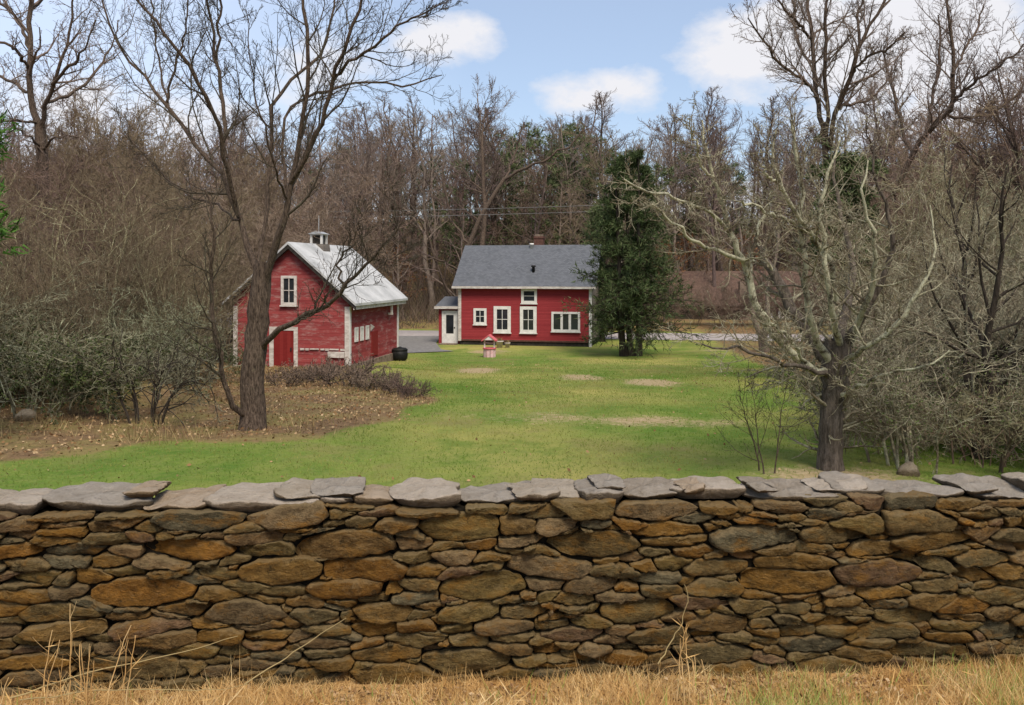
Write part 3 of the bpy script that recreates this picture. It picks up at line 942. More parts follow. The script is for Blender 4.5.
# long low building across the road, mostly behind branches
fx, fy, _ = at(676, 324, 73)
far = empty('low_farm_building', (fx, fy, gzf(fx, fy) - .2), R(-8))
tag(far, 'long low building with dark red-brown roof across the road behind branches', 'building')
FW = 11.5
MB().prism([(0, -.3), (6, -.3), (6, 1.9), (3, 4.1), (0, 1.5)], 'x', 0, FW).build('wall', M['bark_dark'], far)
MB().prism([(-.4, 1.35), (3, 4.2), (3, 4.32), (-.4, 1.47)], 'x', -.4, FW + .4).prism([(6.4, 1.75), (6.4, 1.87), (3, 4.32), (3, 4.2)], 'x', -.4, FW + .4).build('roof', simple_mat('rusty_brown_roofing', (.065, .04, .032), (.12, .075, .055), 4, .9, .3), far)
MB().box(-.42, FW + .42, -.46, -.42, 1.34, 1.43).build('eave_fascia', M['pole'], far)
MB().box(5.3, 6.4, -.3, .7, -.2, 3.4).build('chimney', M['stonebase'], far)
for x0 in (7.0, 8.5): window(far, x0, x0 + 1.0, .35, 1.2, .14, 2, 1, .08, 'white', sill=False)

# utility poles and the two wires between them
def utility_pole(x, y, label):
    z = gzf(x, y); p = empty('utility_pole', (x, y, z)); tag(p, label, 'utility pole', 'utility poles along the road')
    MB().tube([(0, 0, -.5), (0, 0, 4.5), (0, 0, 9.9)], [.17, .15, .11], 10).build('pole', M['pole'], p, True)
    MB().box(-.05, .05, -1.1, 1.1, 9.1, 9.24).build('crossarm', M['pole'], p)
    for s in (-1, 1): MB().lathe([(.05, 9.242), (.07, 9.3), (.03, 9.38)], 10, 0, s * .95).build('insulator', M['galv'], p)
    return (x, y, z)
pa = utility_pole(-31, 66.3, 'wooden utility pole beside the road behind the brown thicket on the left')
pb = utility_pole(7.6, 59.6, 'wooden utility pole beside the road hidden behind the dark pine')
for s, lab in ((-1, 'nearer pale overhead wire crossing above the barn and house roofs'), (1, 'farther pale overhead wire crossing above the barn and house roofs')):
    pts = []
    for t in np.linspace(0, 1, 30):
        pts.append((pa[0] + (pb[0] - pa[0]) * t, pa[1] + (pb[1] - pa[1]) * t + s * .95, pa[2] + (pb[2] - pa[2]) * t + 9.38 - .25 * 4 * t * (1 - t) - (.3 if s > 0 else 0)))
    tag(MB().tube(pts, .020, 5).build('overhead_wire', M['wire']), lab, 'overhead wire')

#PART3
# ================================================================== HERO TREES
def limbs_from(spec, K, jit, rng, ws=1.0):
    """each limb: list of (photo column, photo row, depth, width in photo pixels)"""
    P, Rr = [], []
    for l in spec:
        pts = []
        for px, py, Y, w in l:
            X, Yy, Z = at(px, py, Y); pts.append((X, Yy, Z, w * .5 * Y / F))
        q = catmull(pts, K, rng, jit); P.append(q[:, :3]); Rr.append(np.maximum(q[:, 3] * ws, .006))
    return np.array(P), np.array(Rr)


# ---- the big multi-stemmed tree on the left, in front of the barn
rng = np.random.default_rng(101)
D = 15.3
trunk_spec = [[(253, 445, D, 46), (253, 430, D, 36), (252, 405, D, 31), (254, 370, D, 29), (256, 340, D, 28), (259, 310, D, 27), (261, 285, D, 25), (264, 262, D, 20)]]
limb_spec = [
    [(246, 422, D, 15), (238, 408, D - .3, 13), (221, 384, D - .5, 11), (222, 358, D - .6, 10), (214, 331, D - .7, 9), (212, 271, D - .8, 8), (214, 228, D - 1, 6), (205, 190, D - 1, 4)],
    [(262, 290, D, 16), (256, 264, D + .2, 15), (242, 225, D + .4, 12), (224, 178, D + .5, 10), (197, 147, D + .8, 8.5), (177, 122, D + 1, 8), (166, 103, D + 1.1, 7.5), (149, 80, D + 1.2, 6), (122, 51, D + 1.5, 5), (102, 0, D + 1.7, 4), (96, -40, D + 1.8, 2)],
    [(166, 103, D + 1.1, 6), (170, 82, D + 1, 5.5), (178, 55, D + .9, 5), (187, 26, D + .8, 4), (190, -40, D + .8, 2)],
    [(168, 106, D + 1.1, 5), (160, 60, D + 1.6, 4), (154, 30, D + 1.8, 3.5), (150, -40, D + 2, 2)],
    [(238, 215, D + .3, 11), (224, 156, D - .2, 10), (219, 125, D - .5, 9), (206, 94, D - .8, 8.5), (180, 53, D - 1.2, 7.5), (158, 25, D - 1.4, 6), (136, -3, D - 1.6, 5), (110, -40, D - 1.8, 3)],
    [(226, 158, D, 9), (224, 119, D + .1, 8.5), (219, 78, D + .3, 8), (216, 56, D + .4, 7), (208, 0, D + .6, 5), (204, -60, D + .7, 3)],
    [(216, 60, D + .4, 6), (219, 25, D + .2, 5.5), (220, 0, D + .1, 5), (224, -60, D, 3)],
    [(264, 290, D, 18), (272, 256, D - .2, 16), (283, 220, D - .4, 14), (292, 178, D - .5, 12), (302, 134, D - .6, 10), (308, 78, D - .8, 9), (306, 31, D - .9, 8), (302, 0, D - .9, 6.5), (298, -60, D - 1, 4)],
    [(291, 182, D - .5, 11), (317, 134, D - .9, 10), (330, 84, D - 1.2, 9), (345, 47, D - 1.5, 8), (361, 0, D - 1.7, 6), (374, -50, D - 1.9, 3)],
    [(334, 76, D - 1.2, 7), (350, 60, D - 1.5, 6.5), (374, 48, D - 1.9, 6), (399, 26, D - 2.2, 5), (433, 8, D - 2.6, 3), (455, -6, D - 2.8, 1.5)],
    [(286, 200, D - .4, 7), (284, 150, D - .2, 6), (286, 112, D, 6), (314, 95, D + .4, 6), (361, 82, D + 1, 5), (408, 84, D + 1.5, 4), (442, 75, D + 1.8, 2)],
    [(258, 262, D + .2, 9), (268, 200, D + .6, 8), (271, 134, D + .8, 8), (274, 106, D + .9, 7.5), (289, 81, D + 1.1, 7), (311, 62, D + 1.3, 6), (330, 28, D + 1.5, 5), (338, -30, D + 1.7, 3)],
    [(262, 350, D, 15), (272, 336, D - .3, 13), (292, 322, D - .7, 12), (320, 310, D - 1.2, 10), (341, 292, D - 1.6, 8.5), (363, 264, D - 2, 6.5), (395, 235, D - 2.4, 4.5), (402, 222, D - 2.5, 2)],
    [(343, 288, D - 1.6, 6), (338, 268, D - 1.7, 5), (348, 246, D - 1.8, 4), (362, 220, D - 2, 3), (372, 205, D - 2.1, 1.5)],
    [(373, 256, D - 2.1, 4), (385, 262, D - 2.6, 3), (402, 246, D - 2.9, 2), (410, 226, D - 3, 1.2)],
    [(288, 200, D - .4, 5), (276, 170, D - 1.2, 4.5), (262, 120, D - 1.6, 4), (252, 70, D - 1.8, 3), (246, 10, D - 2, 2)],
    [(240, 220, D + .3, 5), (214, 205, D + 1.2, 4.5), (180, 190, D + 1.8, 3.5), (150, 160, D + 2.2, 2.5), (120, 130, D + 2.5, 1.5)],
]
Pt, Rt = limbs_from(trunk_spec, 16, .012, rng, .79)
Pl, Rl = limbs_from(limb_spec, 18, .022, rng, .47)
P2, R2 = spawn(Pl, Rl, 13, .22, 1, 25, 58, .34, .5, 7, .13, .10, rng, .0055, 2.2, lfall=.5)
P3, R3 = spawn(P2, R2, 9, .12, 1, 25, 60, .48, .6, 5, .16, .06, rng, .0046, 1.0)
P4, R4 = spawn(P3, R3, 6, .15, 1, 20, 60, .5, .7, 3, .18, .04, rng, .0038, .5)
origin = np.array([*at(253, 436, D)[:2], 0.]); origin[2] = gzf(origin[0], origin[1])
tl = empty('bare_tree', origin)
tag(tl, 'large bare tree with many rising stems in front of the red barn on the left', 'tree')
o = np.array(origin)
link_mesh('trunk', np_mesh('trunk', *merge([tubes(Pt - o, Rt, 14)]), smooth=True), M['bark_left'], tl)
link_mesh('limbs', np_mesh('limbs', *merge([tubes(Pl - o, Rl, 8)]), smooth=True), M['bark_left'], tl)
link_mesh('crown', np_mesh('crown', *merge([tubes(P2 - o, R2, 4), tubes(P3 - o, R3, 3), tubes(P4 - o, R4, 3)])), M['twig_left'], tl)

# ---- the lichened old tree on the right, just behind the wall
rng = np.random.default_rng(102)
D = 11.7
trunk_spec = [[(831, 486, D, 44), (831, 468, D, 36), (830, 445, D, 32), (831, 413, D, 31), (834, 388, D, 34), (836, 366, D, 38), (838, 340, D, 34)]]
dark_spec = [
    [(838, 372, D, 26), (818, 345, D + .2, 22), (792, 306, D + .5, 19), (775, 277, D + .7, 17), (764, 256, D + .8, 13), (760, 246, D + .8, 7)],
    [(836, 380, D, 10), (817, 371, D - .4, 8), (795, 366, D - .8, 7), (771, 358, D - 1.2, 6), (740, 350, D - 1.5, 4.5), (702, 344, D - 1.9, 2.5)],
    [(838, 350, D, 22), (846, 310, D + .4, 16), (852, 280, D + .6, 12), (850, 243, D + .8, 9), (841, 209, D + 1, 7), (835, 170, D + 1.1, 5), (838, 130, D + 1.2, 3)],
    [(842, 352, D, 18), (862, 318, D - .3, 13), (880, 280, D - .4, 10), (892, 240, D - .5, 8), (886, 205, D - .5, 6), (872, 165, D - .6, 4), (880, 120, D - .6, 2)],
]
pale_spec = [
    [(832, 376, D, 13), (806, 364, D - .3, 11), (786, 346, D - .5, 10), (768, 325, D - .7, 10), (756, 308, D - .8, 10), (751, 286, D - .9, 9), (747, 265, D - .9, 8), (742, 258, D - 1, 7.5)],
    [(743, 259, D - 1, 8), (731, 235, D - 1.1, 7.5), (722, 204, D - 1.3, 6), (714, 181, D - 1.4, 5), (707, 150, D - 1.5, 4), (702, 120, D - 1.5, 2)],
    [(713, 180, D - 1.4, 4), (700, 163, D - 1.6, 3.5), (694, 140, D - 1.8, 3), (690, 118, D - 1.9, 1.5)],
    [(744, 260, D - 1, 6), (728, 254, D - 1.3, 5.5), (716, 250, D - 1.5, 5), (699, 243, D - 1.8, 4.5), (677, 228, D - 2.1, 3.8), (651, 204, D - 2.4, 3)],
    [(729, 232, D - 1.1, 5), (718, 218, D - 1.4, 5), (703, 207, D - 1.7, 4.5), (680, 200, D - 2, 4), (663, 194, D - 2.3, 3.8), (646, 190, D - 2.5, 3.5), (623, 179, D - 2.8, 3)],
    [(750, 272, D - .9, 6), (752, 255, D - .8, 5.5), (758, 230, D - .7, 5), (766, 208, D - .6, 3), (772, 190, D - .5, 1.5)],
    [(832, 364, D, 12), (817, 342, D - .2, 10), (809, 312, D - .4, 9), (804, 285, D - .5, 8), (803, 250, D - .6, 7), (799, 218, D - .7, 7), (801, 178, D - .8, 6), (795, 150, D - .9, 5), (791, 120, D - 1, 3)],
    [(836, 300, D - .2, 8), (828, 262, D - .4, 7.5), (816, 241, D - .5, 7), (797, 218, D - .9, 6), (782, 190, D - 1.2, 5), (774, 160, D - 1.4, 4), (776, 130, D - 1.5, 2.5)],
    [(782, 190, D - 1.2, 4), (768, 176, D - 1.4, 3.5), (755, 158, D - 1.6, 2)],
    [(806, 232, D - .6, 5), (788, 220, D - 1, 4.5), (770, 213, D - 1.3, 4), (742, 201, D - 1.7, 3)],
    [(840, 345, D - .1, 10), (834, 315, D - .6, 9), (828, 275, D - .8, 8), (824, 243, D - .9, 7), (820, 208, D - 1, 6), (829, 175, D - 1.1, 4), (840, 140, D - 1.1, 2)],
    [(806, 362, D - .3, 5), (788, 338, D - 1.0, 4.5), (774, 326, D - 1.2, 4), (764, 312, D - 1.3, 2.5)],
    [(850, 345, D, 9), (868, 300, D - .6, 8), (876, 262, D - .9, 6), (870, 225, D - 1.1, 5), (862, 190, D - 1.2, 3), (868, 160, D - 1.2, 2)],
    [(844, 360, D - .1, 8), (868, 345, D - .7, 7), (900, 318, D - 1, 6), (926, 280, D - 1.2, 4.5), (934, 240, D - 1.2, 3), (930, 205, D - 1.2, 1.5)],
    [(840, 395, D - .1, 6), (862, 385, D - .6, 5), (890, 372, D - 1, 4), (925, 366, D - 1.3, 3), (950, 350, D - 1.4, 2)],
]
Pt, Rt = limbs_from(trunk_spec, 14, .014, rng, .74)
Pd, Rd = limbs_from(dark_spec, 16, .02, rng, .58)
Pp, Rp = limbs_from(pale_spec, 16, .018, rng, .74)
Pl = np.concatenate([Pd, Pp]); Rl = np.concatenate([Rd, Rp])
P2, R2 = spawn(Pl, Rl, 14, .15, 1, 30, 75, .34, .45, 6, .2, .07, rng, .0055, 1.25, lfall=.4)
P3, R3 = spawn(P2, R2, 8, .15, 1, 30, 75, .5, .6, 4, .24, .03, rng, .0045, .6)
P4, R4 = spawn(P3, R3, 4, .15, 1, 25, 70, .5, .7, 3, .25, 0, rng, .0032, .3)
Pk, Rk = spawn(Pt, Rt, 46, .25, 1, 45, 95, .5, .16, 5, .28, .12, rng, .006, .95)       # suckers around the bole
Pk2, Rk2 = spawn(Pk, Rk, 6, .2, 1, 25, 70, .5, .6, 3, .25, .02, rng, .004, .4)
origin = np.array([*at(831, 470, D)[:2], 0.]); origin[2] = gzf(origin[0], origin[1]); o = origin
tr = empty('old_tree', origin)
tag(tr, 'old crooked tree with pale lichen limbs and a dark leaning stub behind the wall', 'tree')
link_mesh('trunk', np_mesh('trunk', *merge([tubes(Pt - o, Rt, 14), tubes(Pd - o, Rd, 9)]), smooth=True), M['bark_right'], tr)
l_ = link_mesh('limbs', np_mesh('limbs', *merge([tubes(Pp - o, Rp, 8)]), smooth=True), M['bark_lichen'], tr); l_['label'] = 'pale lichen covered limbs'
link_mesh('crown', np_mesh('crown', *merge([tubes(P2 - o, R2, 4), tubes(P3 - o, R3, 3), tubes(P4 - o, R4, 3), tubes(Pk - o, Rk, 4), tubes(Pk2 - o, Rk2, 3)])), M['bark_twig_l'], tr)

# ---- other single bare trees, each with its own form
def lone_tree(px, base_Y, seed, label, h, mats=('bark_far', 'bark_far'), name='bare_tree', **kw):
    X = (px - CX) / F * base_Y
    t, c, _ = bare_tree_meshes(seed, h=h, **kw)
    r_ = bark_thing(name, t, c, M[mats[0]], M[mats[1]], (X, base_Y, gzf(X, base_Y)))
    tag(r_, label, 'tree'); return r_


rng = np.random.default_rng(103); D = 34
spec_t = [[(40, 372, D, 15), (42, 300, D, 14), (43, 200, D, 13), (41, 150, D, 12.5), (40, 125, D, 12)]]
spec_l = [
    [(40, 128, D, 11), (33, 110, D, 10), (29, 80, D, 9), (30, 40, D, 8), (31, 0, D, 7), (33, -60, D, 4), (34, -110, D, 2)],
    [(41, 130, D, 8), (45, 105, D - .5, 7), (52, 85, D - 1, 6), (62, 65, D - 1.2, 5), (70, 30, D - 1.4, 4), (76, 0, D - 1.5, 3), (80, -40, D - 1.6, 2)],
    [(46, 102, D - .5, 5), (62, 96, D + .5, 5), (82, 86, D + 1, 4), (100, 66, D + 1.5, 3.5), (112, 45, D + 2, 2), (118, 20, D + 2, 1.5)],
    [(52, 84, D - 1, 5), (70, 66, D - 2, 4.5), (84, 50, D - 2.5, 3), (96, 20, D - 3, 2)],
    [(29, 92, D, 5), (15, 84, D + .6, 4.5), (0, 76, D + 1, 4), (-30, 66, D + 1, 3), (-50, 40, D + 1, 2)],
    [(28, 68, D, 5), (18, 52, D - 1, 4.5), (4, 44, D - 1.5, 4), (-20, 38, D - 2, 2)],
    [(29, 48, D, 5), (20, 24, D + 1, 4.5), (6, 10, D + 1.5, 4), (-14, -4, D + 2, 2)],
    [(38, 124, D, 4), (22, 120, D - 1, 3.5), (0, 123, D - 1.5, 3), (-30, 118, D - 2, 2)],
    [(42, 150, D, 4), (30, 140, D - 1, 3), (18, 128, D - 1.5, 2.5), (8, 110, D - 2, 1.5)],
    [(43, 148, D, 4), (56, 138, D - 1, 3), (76, 136, D - 1.5, 2.5), (92, 150, D - 2, 1.5)],
    [(31, 10, D, 4), (50, -15, D + 1, 3), (60, -60, D + 1, 2)],
]
Pt, Rt = limbs_from(spec_t, 14, .03, rng, .85); Pl, Rl = limbs_from(spec_l, 14, .05, rng, .7)
P2, R2 = spawn(Pl, Rl, 10, .2, 1, 25, 60, .36, .55, 6, .16, .08, rng, .013, 3, lfall=.45)
P3, R3 = spawn(P2, R2, 7, .15, 1, 25, 60, .5, .65, 4, .18, .05, rng, .010, 1.5)
P4, R4 = spawn(P3, R3, 4, .2, 1, 25, 60, .5, .7, 2, .2, .03, rng, .008, .7)
o = np.array([Pt[0, 0, 0], D, 0]); o[2] = gzf(o[0], D)
t_ = empty('bare_tree', o); tag(t_, 'tall bare tree forking high above the brown thicket at far left', 'tree')
link_mesh('trunk', np_mesh('trunk', *merge([tubes(Pt - o, Rt, 10), tubes(Pl - o, Rl, 6)]), smooth=True), M['bark_left'], t_)
link_mesh('crown', np_mesh('crown', *merge([tubes(P2 - o, R2, 4), tubes(P3 - o, R3, 3), tubes(P4 - o, R4, 3)])), M['bark_far'], t_)

# leaning forked tree behind the left end of the house
rng = np.random.default_rng(104); D = 64
spec_t = [[(452, 346, D, 10), (455, 310, D, 8.5), (462, 270, D, 7.5), (474, 232, D, 6.5), (490, 200, D, 6), (505, 178, D, 5)]]
spec_l = [
    [(504, 180, D, 5), (525, 166, D - 1, 4.5), (548, 158, D - 1.5, 4), (568, 145, D - 2, 3), (590, 128, D - 2, 1.5)],
    [(504, 180, D, 4), (512, 160, D + 1, 3.5), (518, 140, D + 1, 3), (524, 122, D + 1, 1.5)],
    [(470, 244, D, 4), (455, 225, D + 1, 3.5), (446, 195, D + 1, 3), (440, 160, D + 1, 1.5)],
    [(455, 306, D, 5), (440, 275, D - 1, 4), (428, 240, D - 1.5, 3), (424, 200, D - 1.5, 1.5)],
    [(462, 272, D, 4), (445, 262, D - 1, 3), (425, 258, D - 2, 2), (408, 244, D - 2, 1.2)],
]
Pt, Rt = limbs_from(spec_t, 12, .06, rng, .72); Pl, Rl = limbs_from(spec_l, 12, .09, rng, .62)
P2, R2 = spawn(Pl, Rl, 9, .25, 1, 30, 65, .4, .55, 5, .18, .08, rng, .016, 3)
P3, R3 = spawn(P2, R2, 7, .15, 1, 25, 60, .5, .65, 3, .2, .05, rng, .011, 1.5)
o = np.array([Pt[0, 0, 0], D, 0]); o[2] = gzf(o[0], D)
t_ = empty('leaning_tree', o); tag(t_, 'bare tree leaning right above the left end of the grey house roof', 'tree')
link_mesh('trunk', np_mesh('trunk', *merge([tubes(Pt - o, Rt, 9), tubes(Pl - o, Rl, 6)]), smooth=True), M['bark_left'], t_)
link_mesh('crown', np_mesh('crown', *merge([tubes(P2 - o, R2, 3), tubes(P3 - o, R3, 3)])), M['bark_far'], t_)

lone_tree(484, 80, 201, 'tall bare tree rising highest in the woods behind the red house', 19.5, r=.3, t0=.42, n1=18, n2=11, n3=8, rtw=.02, lr1=.5, spread=1.0)
lone_tree(712, 74, 202, 'upright bare tree standing right of the dark pine with many fine twigs', 21, r=.2, t0=.35, n1=20, n2=12, n3=9, rtw=.015, lr1=.46)
lone_tree(632, 72, 207, 'bare tree with broken top rising behind the dark pine', 17.5, r=.24, t0=.4, n1=16, n2=9, n3=7, rtw=.015, lr1=.4)


def traced_tree(seed, D, spec_t, spec_l, label, mats, ws, n=(10, 7, 5), rt=(.009, .007, .0055), ln=(.36, .5, .5)):
    rng = np.random.default_rng(seed)
    Pt, Rt = limbs_from(spec_t, 14, .03, rng, ws); Pl, Rl = limbs_from(spec_l, 16, .03, rng, ws)
    P2, R2 = spawn(Pl, Rl, n[0], .15, 1, 22, 55, ln[0], .55, 6, .15, .10, rng, rt[0], 2.6, lfall=.4)
    P3, R3 = spawn(P2, R2, n[1], .12, 1, 25, 60, ln[1], .65, 4, .17, .06, rng, rt[1], 1.3)
    P4, R4 = spawn(P3, R3, n[2], .15, 1, 25, 60, ln[2], .7, 3, .19, .04, rng, rt[2], .7)
    o = np.array([Pt[0, 0, 0], D, 0]); o[2] = gzf(o[0], D)
    t_ = empty('bare_tree', o); tag(t_, label, 'tree')
    link_mesh('trunk', np_mesh('trunk', *merge([tubes(Pt - o, Rt, 9), tubes(Pl - o, Rl, 6)]), smooth=True), M[mats[0]], t_)
    link_mesh('crown', np_mesh('crown', *merge([tubes(P2 - o, R2, 4), tubes(P3 - o, R3, 3), tubes(P4 - o, R4, 3)])), M[mats[1]], t_)
    return t_


D = 27
traced_tree(203, D, [[(836, 386, D, 13), (834, 300, D, 11), (829, 220, D, 10), (826, 150, D, 9), (823, 122, D, 8)]], [
    [(825, 140, D, 8), (820, 116, D, 7.5), (816, 92, D + .4, 7), (814, 61, D + .6, 6.5), (811, 34, D + .7, 6), (808, 8, D + .8, 5), (803, -40, D + .8, 3)],
    [(812, 38, D + .7, 5), (802, 28, D, 4.5), (792, 17, D - .6, 4), (775, -4, D - 1, 3), (768, -30, D - 1, 2)],
    [(817, 92, D + .4, 5), (806, 82, D - .4, 4.5), (792, 73, D - 1, 4.5), (775, 58, D - 1.5, 4), (758, 34, D - 2, 3), (748, 18, D - 2.2, 2)],
    [(826, 140, D, 7), (827, 112, D - .3, 6.5), (825, 68, D - .5, 6), (826, 20, D - .8, 5), (830, -10, D - .9, 4), (833, -50, D - 1, 2)],
    [(829, 150, D, 8), (837, 109, D - .6, 7), (850, 78, D - 1, 7), (860, 44, D - 1.3, 6), (872, 26, D - 1.5, 5), (884, 0, D - 1.6, 4), (892, -40, D - 1.7, 2)],
    [(852, 74, D - 1, 5), (866, 58, D - 1.8, 4.5), (884, 50, D - 2.4, 4), (905, 32, D - 3, 2)],
    [(838, 108, D - .6, 5), (852, 104, D + .6, 4.5), (867, 100, D + 1.2, 4), (881, 88, D + 1.8, 3), (892, 70, D + 2, 2)],
    [(860, 46, D - 1.3, 5), (858, 20, D - 1, 4), (862, -10, D - .8, 3), (860, -50, D - .7, 2)],
    [(814, 64, D + .6, 5), (802, 50, D + 1.6, 4), (794, 20, D + 2.2, 3), (790, -20, D + 2.4, 2)],
], 'tall many-limbed bare tree with ivy clump behind the old lichened tree', ('bark_left', 'bark_far'), .64, (17, 10, 6))
D = 29
traced_tree(204, D, [[(905, 380, D, 12), (903, 300, D, 10), (898, 225, D, 9), (898, 190, D, 8.5), (908, 163, D, 8)]], [
    [(907, 166, D, 8), (925, 136, D - .4, 7.5), (942, 116, D - .8, 7), (952, 102, D - 1, 6.5), (954, 68, D - 1.2, 6), (952, 41, D - 1.3, 5), (949, 10, D - 1.4, 4), (942, -30, D - 1.4, 2)],
    [(926, 135, D - .4, 5), (930, 110, D + .4, 4.5), (935, 88, D + .8, 4.5), (940, 51, D + 1.2, 4), (938, 15, D + 1.4, 2)],
    [(952, 102, D - 1, 5), (966, 90, D - 1.6, 5), (980, 78, D - 2, 4.5), (1007, 62, D - 2.6, 3.5), (1030, 40, D - 3, 2)],
    [(914, 155, D, 5), (904, 135, D + .8, 4.5), (898, 109, D + 1.2, 4.5), (888, 75, D + 1.6, 4), (884, 45, D + 1.8, 2)],
    [(953, 75, D - 1.2, 4), (964, 52, D - .6, 4), (976, 30, D - .2, 3.5), (984, 4, D, 2)],
    [(944, 115, D - .8, 5), (968, 118, D - .2, 4.5), (1000, 108, D + .4, 4), (1030, 84, D + .8, 3)],
    [(899, 200, D, 5), (884, 180, D - 1, 4), (872, 150, D - 1.4, 3), (866, 120, D - 1.6, 2)],
], 'bare spreading tree above the tangled shrubs near the right edge', ('bark_left', 'bark_far'), .64, (17, 10, 6))
lone_tree(1035, 27, 205, 'bare tree leaning in from the right edge of the view', 10.5, ('bark_left', 'bark_far'), r=.15, t0=.3, n1=18, n2=11, n3=8, rtw=.008, lr1=.65, stems=2)
lone_tree(765, 50, 206, 'slim bare tree with two dead forked tops left of the ivy clump', 12, r=.16, t0=.5, n1=13, n2=8, n3=5, rtw=.012, lr1=.34, stems=2)
lone_tree(388, 60, 208, 'slender bare tree behind the drive between barn and house', 15, r=.18, t0=.3, n1=18, n2=10, n3=7, rtw=.012, lr1=.5, mats=('bark_left', 'bark_red'))

# ---- conifers ----------------------------------------------------------------
def conifer(seed, h, rad, t0, mat_leaf, loc, name, label, stems=((0, 0),), n1=40, n2=14, per=14, ln=.34, wd=.05, droop=-.02, shape=.9, tr=.16, elev=(62, 98), grp=None, cat='tree'):
    rng = np.random.default_rng(seed); P0s, R0s = [], []
    for (sx, sy) in stems:
        P0, R0 = stem((sx, sy, 0), h * rng.uniform(.9, 1), np.array([sx, sy]) * .6 + rng.normal(scale=.1, size=2), tr, 14, rng, .06, .12); P0s.append(P0); R0s.append(R0)
    P0 = np.concatenate(P0s); R0 = np.concatenate(R0s)
    P1, R1 = spawn(P0, R0, n1, t0, .985, elev[0], elev[1], rad / h * 1.25, .34, 6, .07, droop, rng, .012, lfall=shape)
    P2, R2 = spawn(P1, R1, n2, .12, 1, 30, 70, .42, .6, 3, .14, .0, rng, .007, lfall=.5)
    p, d = on_twigs(P2, per, .1, rng); m = len(p)
    d = nrm(d * .8 + rng.normal(scale=.55, size=(m, 3)) + np.array([0, 0, .12]))
    leaf = flat_bits(p + rng.normal(scale=.05, size=(m, 3)), d, ln * rng.uniform(.5, 1.2, m), wd * rng.uniform(.7, 1.3, m), rng)
    root = empty(name, loc); tag(root, label, cat, grp)
    link_mesh('trunk', np_mesh('trunk', *merge([tubes(P0, R0, 9), tubes(P1, R1, 4), tubes(P2, R2, 3)]), smooth=True), M['bark_dark'], root)
    link_mesh('foliage', np_mesh('foliage', *leaf), M[mat_leaf], root)
    return root


X, Y = 6.6, 47.2
conifer(301, 11.6, 2.9, .11, 'needle_dark', (X, Y, gzf(X, Y)), 'dark_pine', 'dark green pine on three close trunks at the right end of the red house', ((-.38, 0), (.0, .15), (.38, -.05)), n1=58, n2=16, per=12, ln=.34, wd=.045, shape=.90, tr=.19, droop=-.05)
X, Y = 6.1, 57.6
conifer(302, 9.2, 2.0, .12, 'needle_mid', (X, Y, gzf(X, Y)), 'dark_pine', 'paler ragged evergreen just behind the dark pine beside the road', n1=70, n2=13, per=13, ln=.36, wd=.06, shape=.6)
X, Y = (846 - CX) / F * 26, 26
conifer(303, 7.6, 1.05, .52, 'needle_mid', (X + .15, Y + .6, gzf(X, Y)), 'ivy_clad_snag', 'ivy covered dead trunk forming a dark green clump high on the right', n1=70, n2=13, per=14, ln=.2, wd=.06, shape=.25, tr=.13, elev=(40, 110))
conifer(304, 6.0, 1.5, .50, 'needle_bright', (-9.45, 12.2, gzf(-9.45, 12.2)), 'evergreen_tree', 'bright green evergreen just entering the picture at the left edge', n1=90, n2=20, per=22, ln=.17, wd=.035, shape=.25, tr=.12)

# ================================================================== THE WOODS
forest_parts = []
def forest_thing(seed, m1, m2, **kw):
    t, c, P3 = bare_tree_meshes(seed, **kw)
    root = empty('woodland_tree', (0, 0, -500)); link_mesh('trunk', np_mesh('trunk', *t, smooth=True), m1, root); link_mesh('crown', np_mesh('crown', *c), m2, root)
    return root


protos = [
    forest_thing(401, M['bark_far'], M['bark_far'], h=17, r=.18, t0=.34, n1=18, n2=10, n3=8, rtw=.015, lr1=.40),
    forest_thing(402, M['bark_far'], M['bark_red'], h=15.5, r=.16, t0=.26, n1=19, n2=10, n3=8, rtw=.015, lr1=.42),
    forest_thing(403, M['bark_left'], M['bark_far'], h=19, r=.19, t0=.40, n1=17, n2=10, n3=8, rtw=.016, lr1=.36),
    forest_thing(404, M['bark_far'], M['bark_red'], h=11.5, r=.12, t0=.15, n1=20, n2=10, n3=8, rtw=.014, lr1=.44),
    forest_thing(405, M['bark_far'], M['bark_brush'], h=14, r=.13, t0=.25, n1=17, n2=9, n3=7, rtw=.015, lr1=.42, stems=2),
]
FL = 'bare grey-brown tree among the dense leafless woods on the rise behind the road'
rng = np.random.default_rng(410); used = set(); cnt = 0
for row, Yb in enumerate(np.arange(71.5, 128, 4.6)):
    half = .64 * Yb + 7; step = 4.6 + .045 * (Yb - 70)
    for Xb in np.arange(-half, half, step):
        if cnt >= 285: break
        X = Xb + rng.uniform(-.45, .45) * step; Y = Yb + rng.uniform(-2, 2)
        if 12 < X < 27 and Y < 80: continue
        if Y < road_y(X) + 8.5: Y = road_y(X) + 8.5 + rng.uniform(0, 3)
        k = int(rng.integers(len(protos)))
        o = protos[k] if k not in used else copy_tree(protos[k]); used.add(k)
        s = rng.uniform(.92, 1.25)
        o.location = (X, Y, gzf(X, Y) - .1); o.rotation_euler = (0, 0, rng.uniform(0, 6.28)); o.scale = (s * rng.uniform(1.05, 1.5), s * rng.uniform(1.05, 1.5), s)
        tag(o, FL, 'tree', 'bare trees in the woods behind the road'); cnt += 1

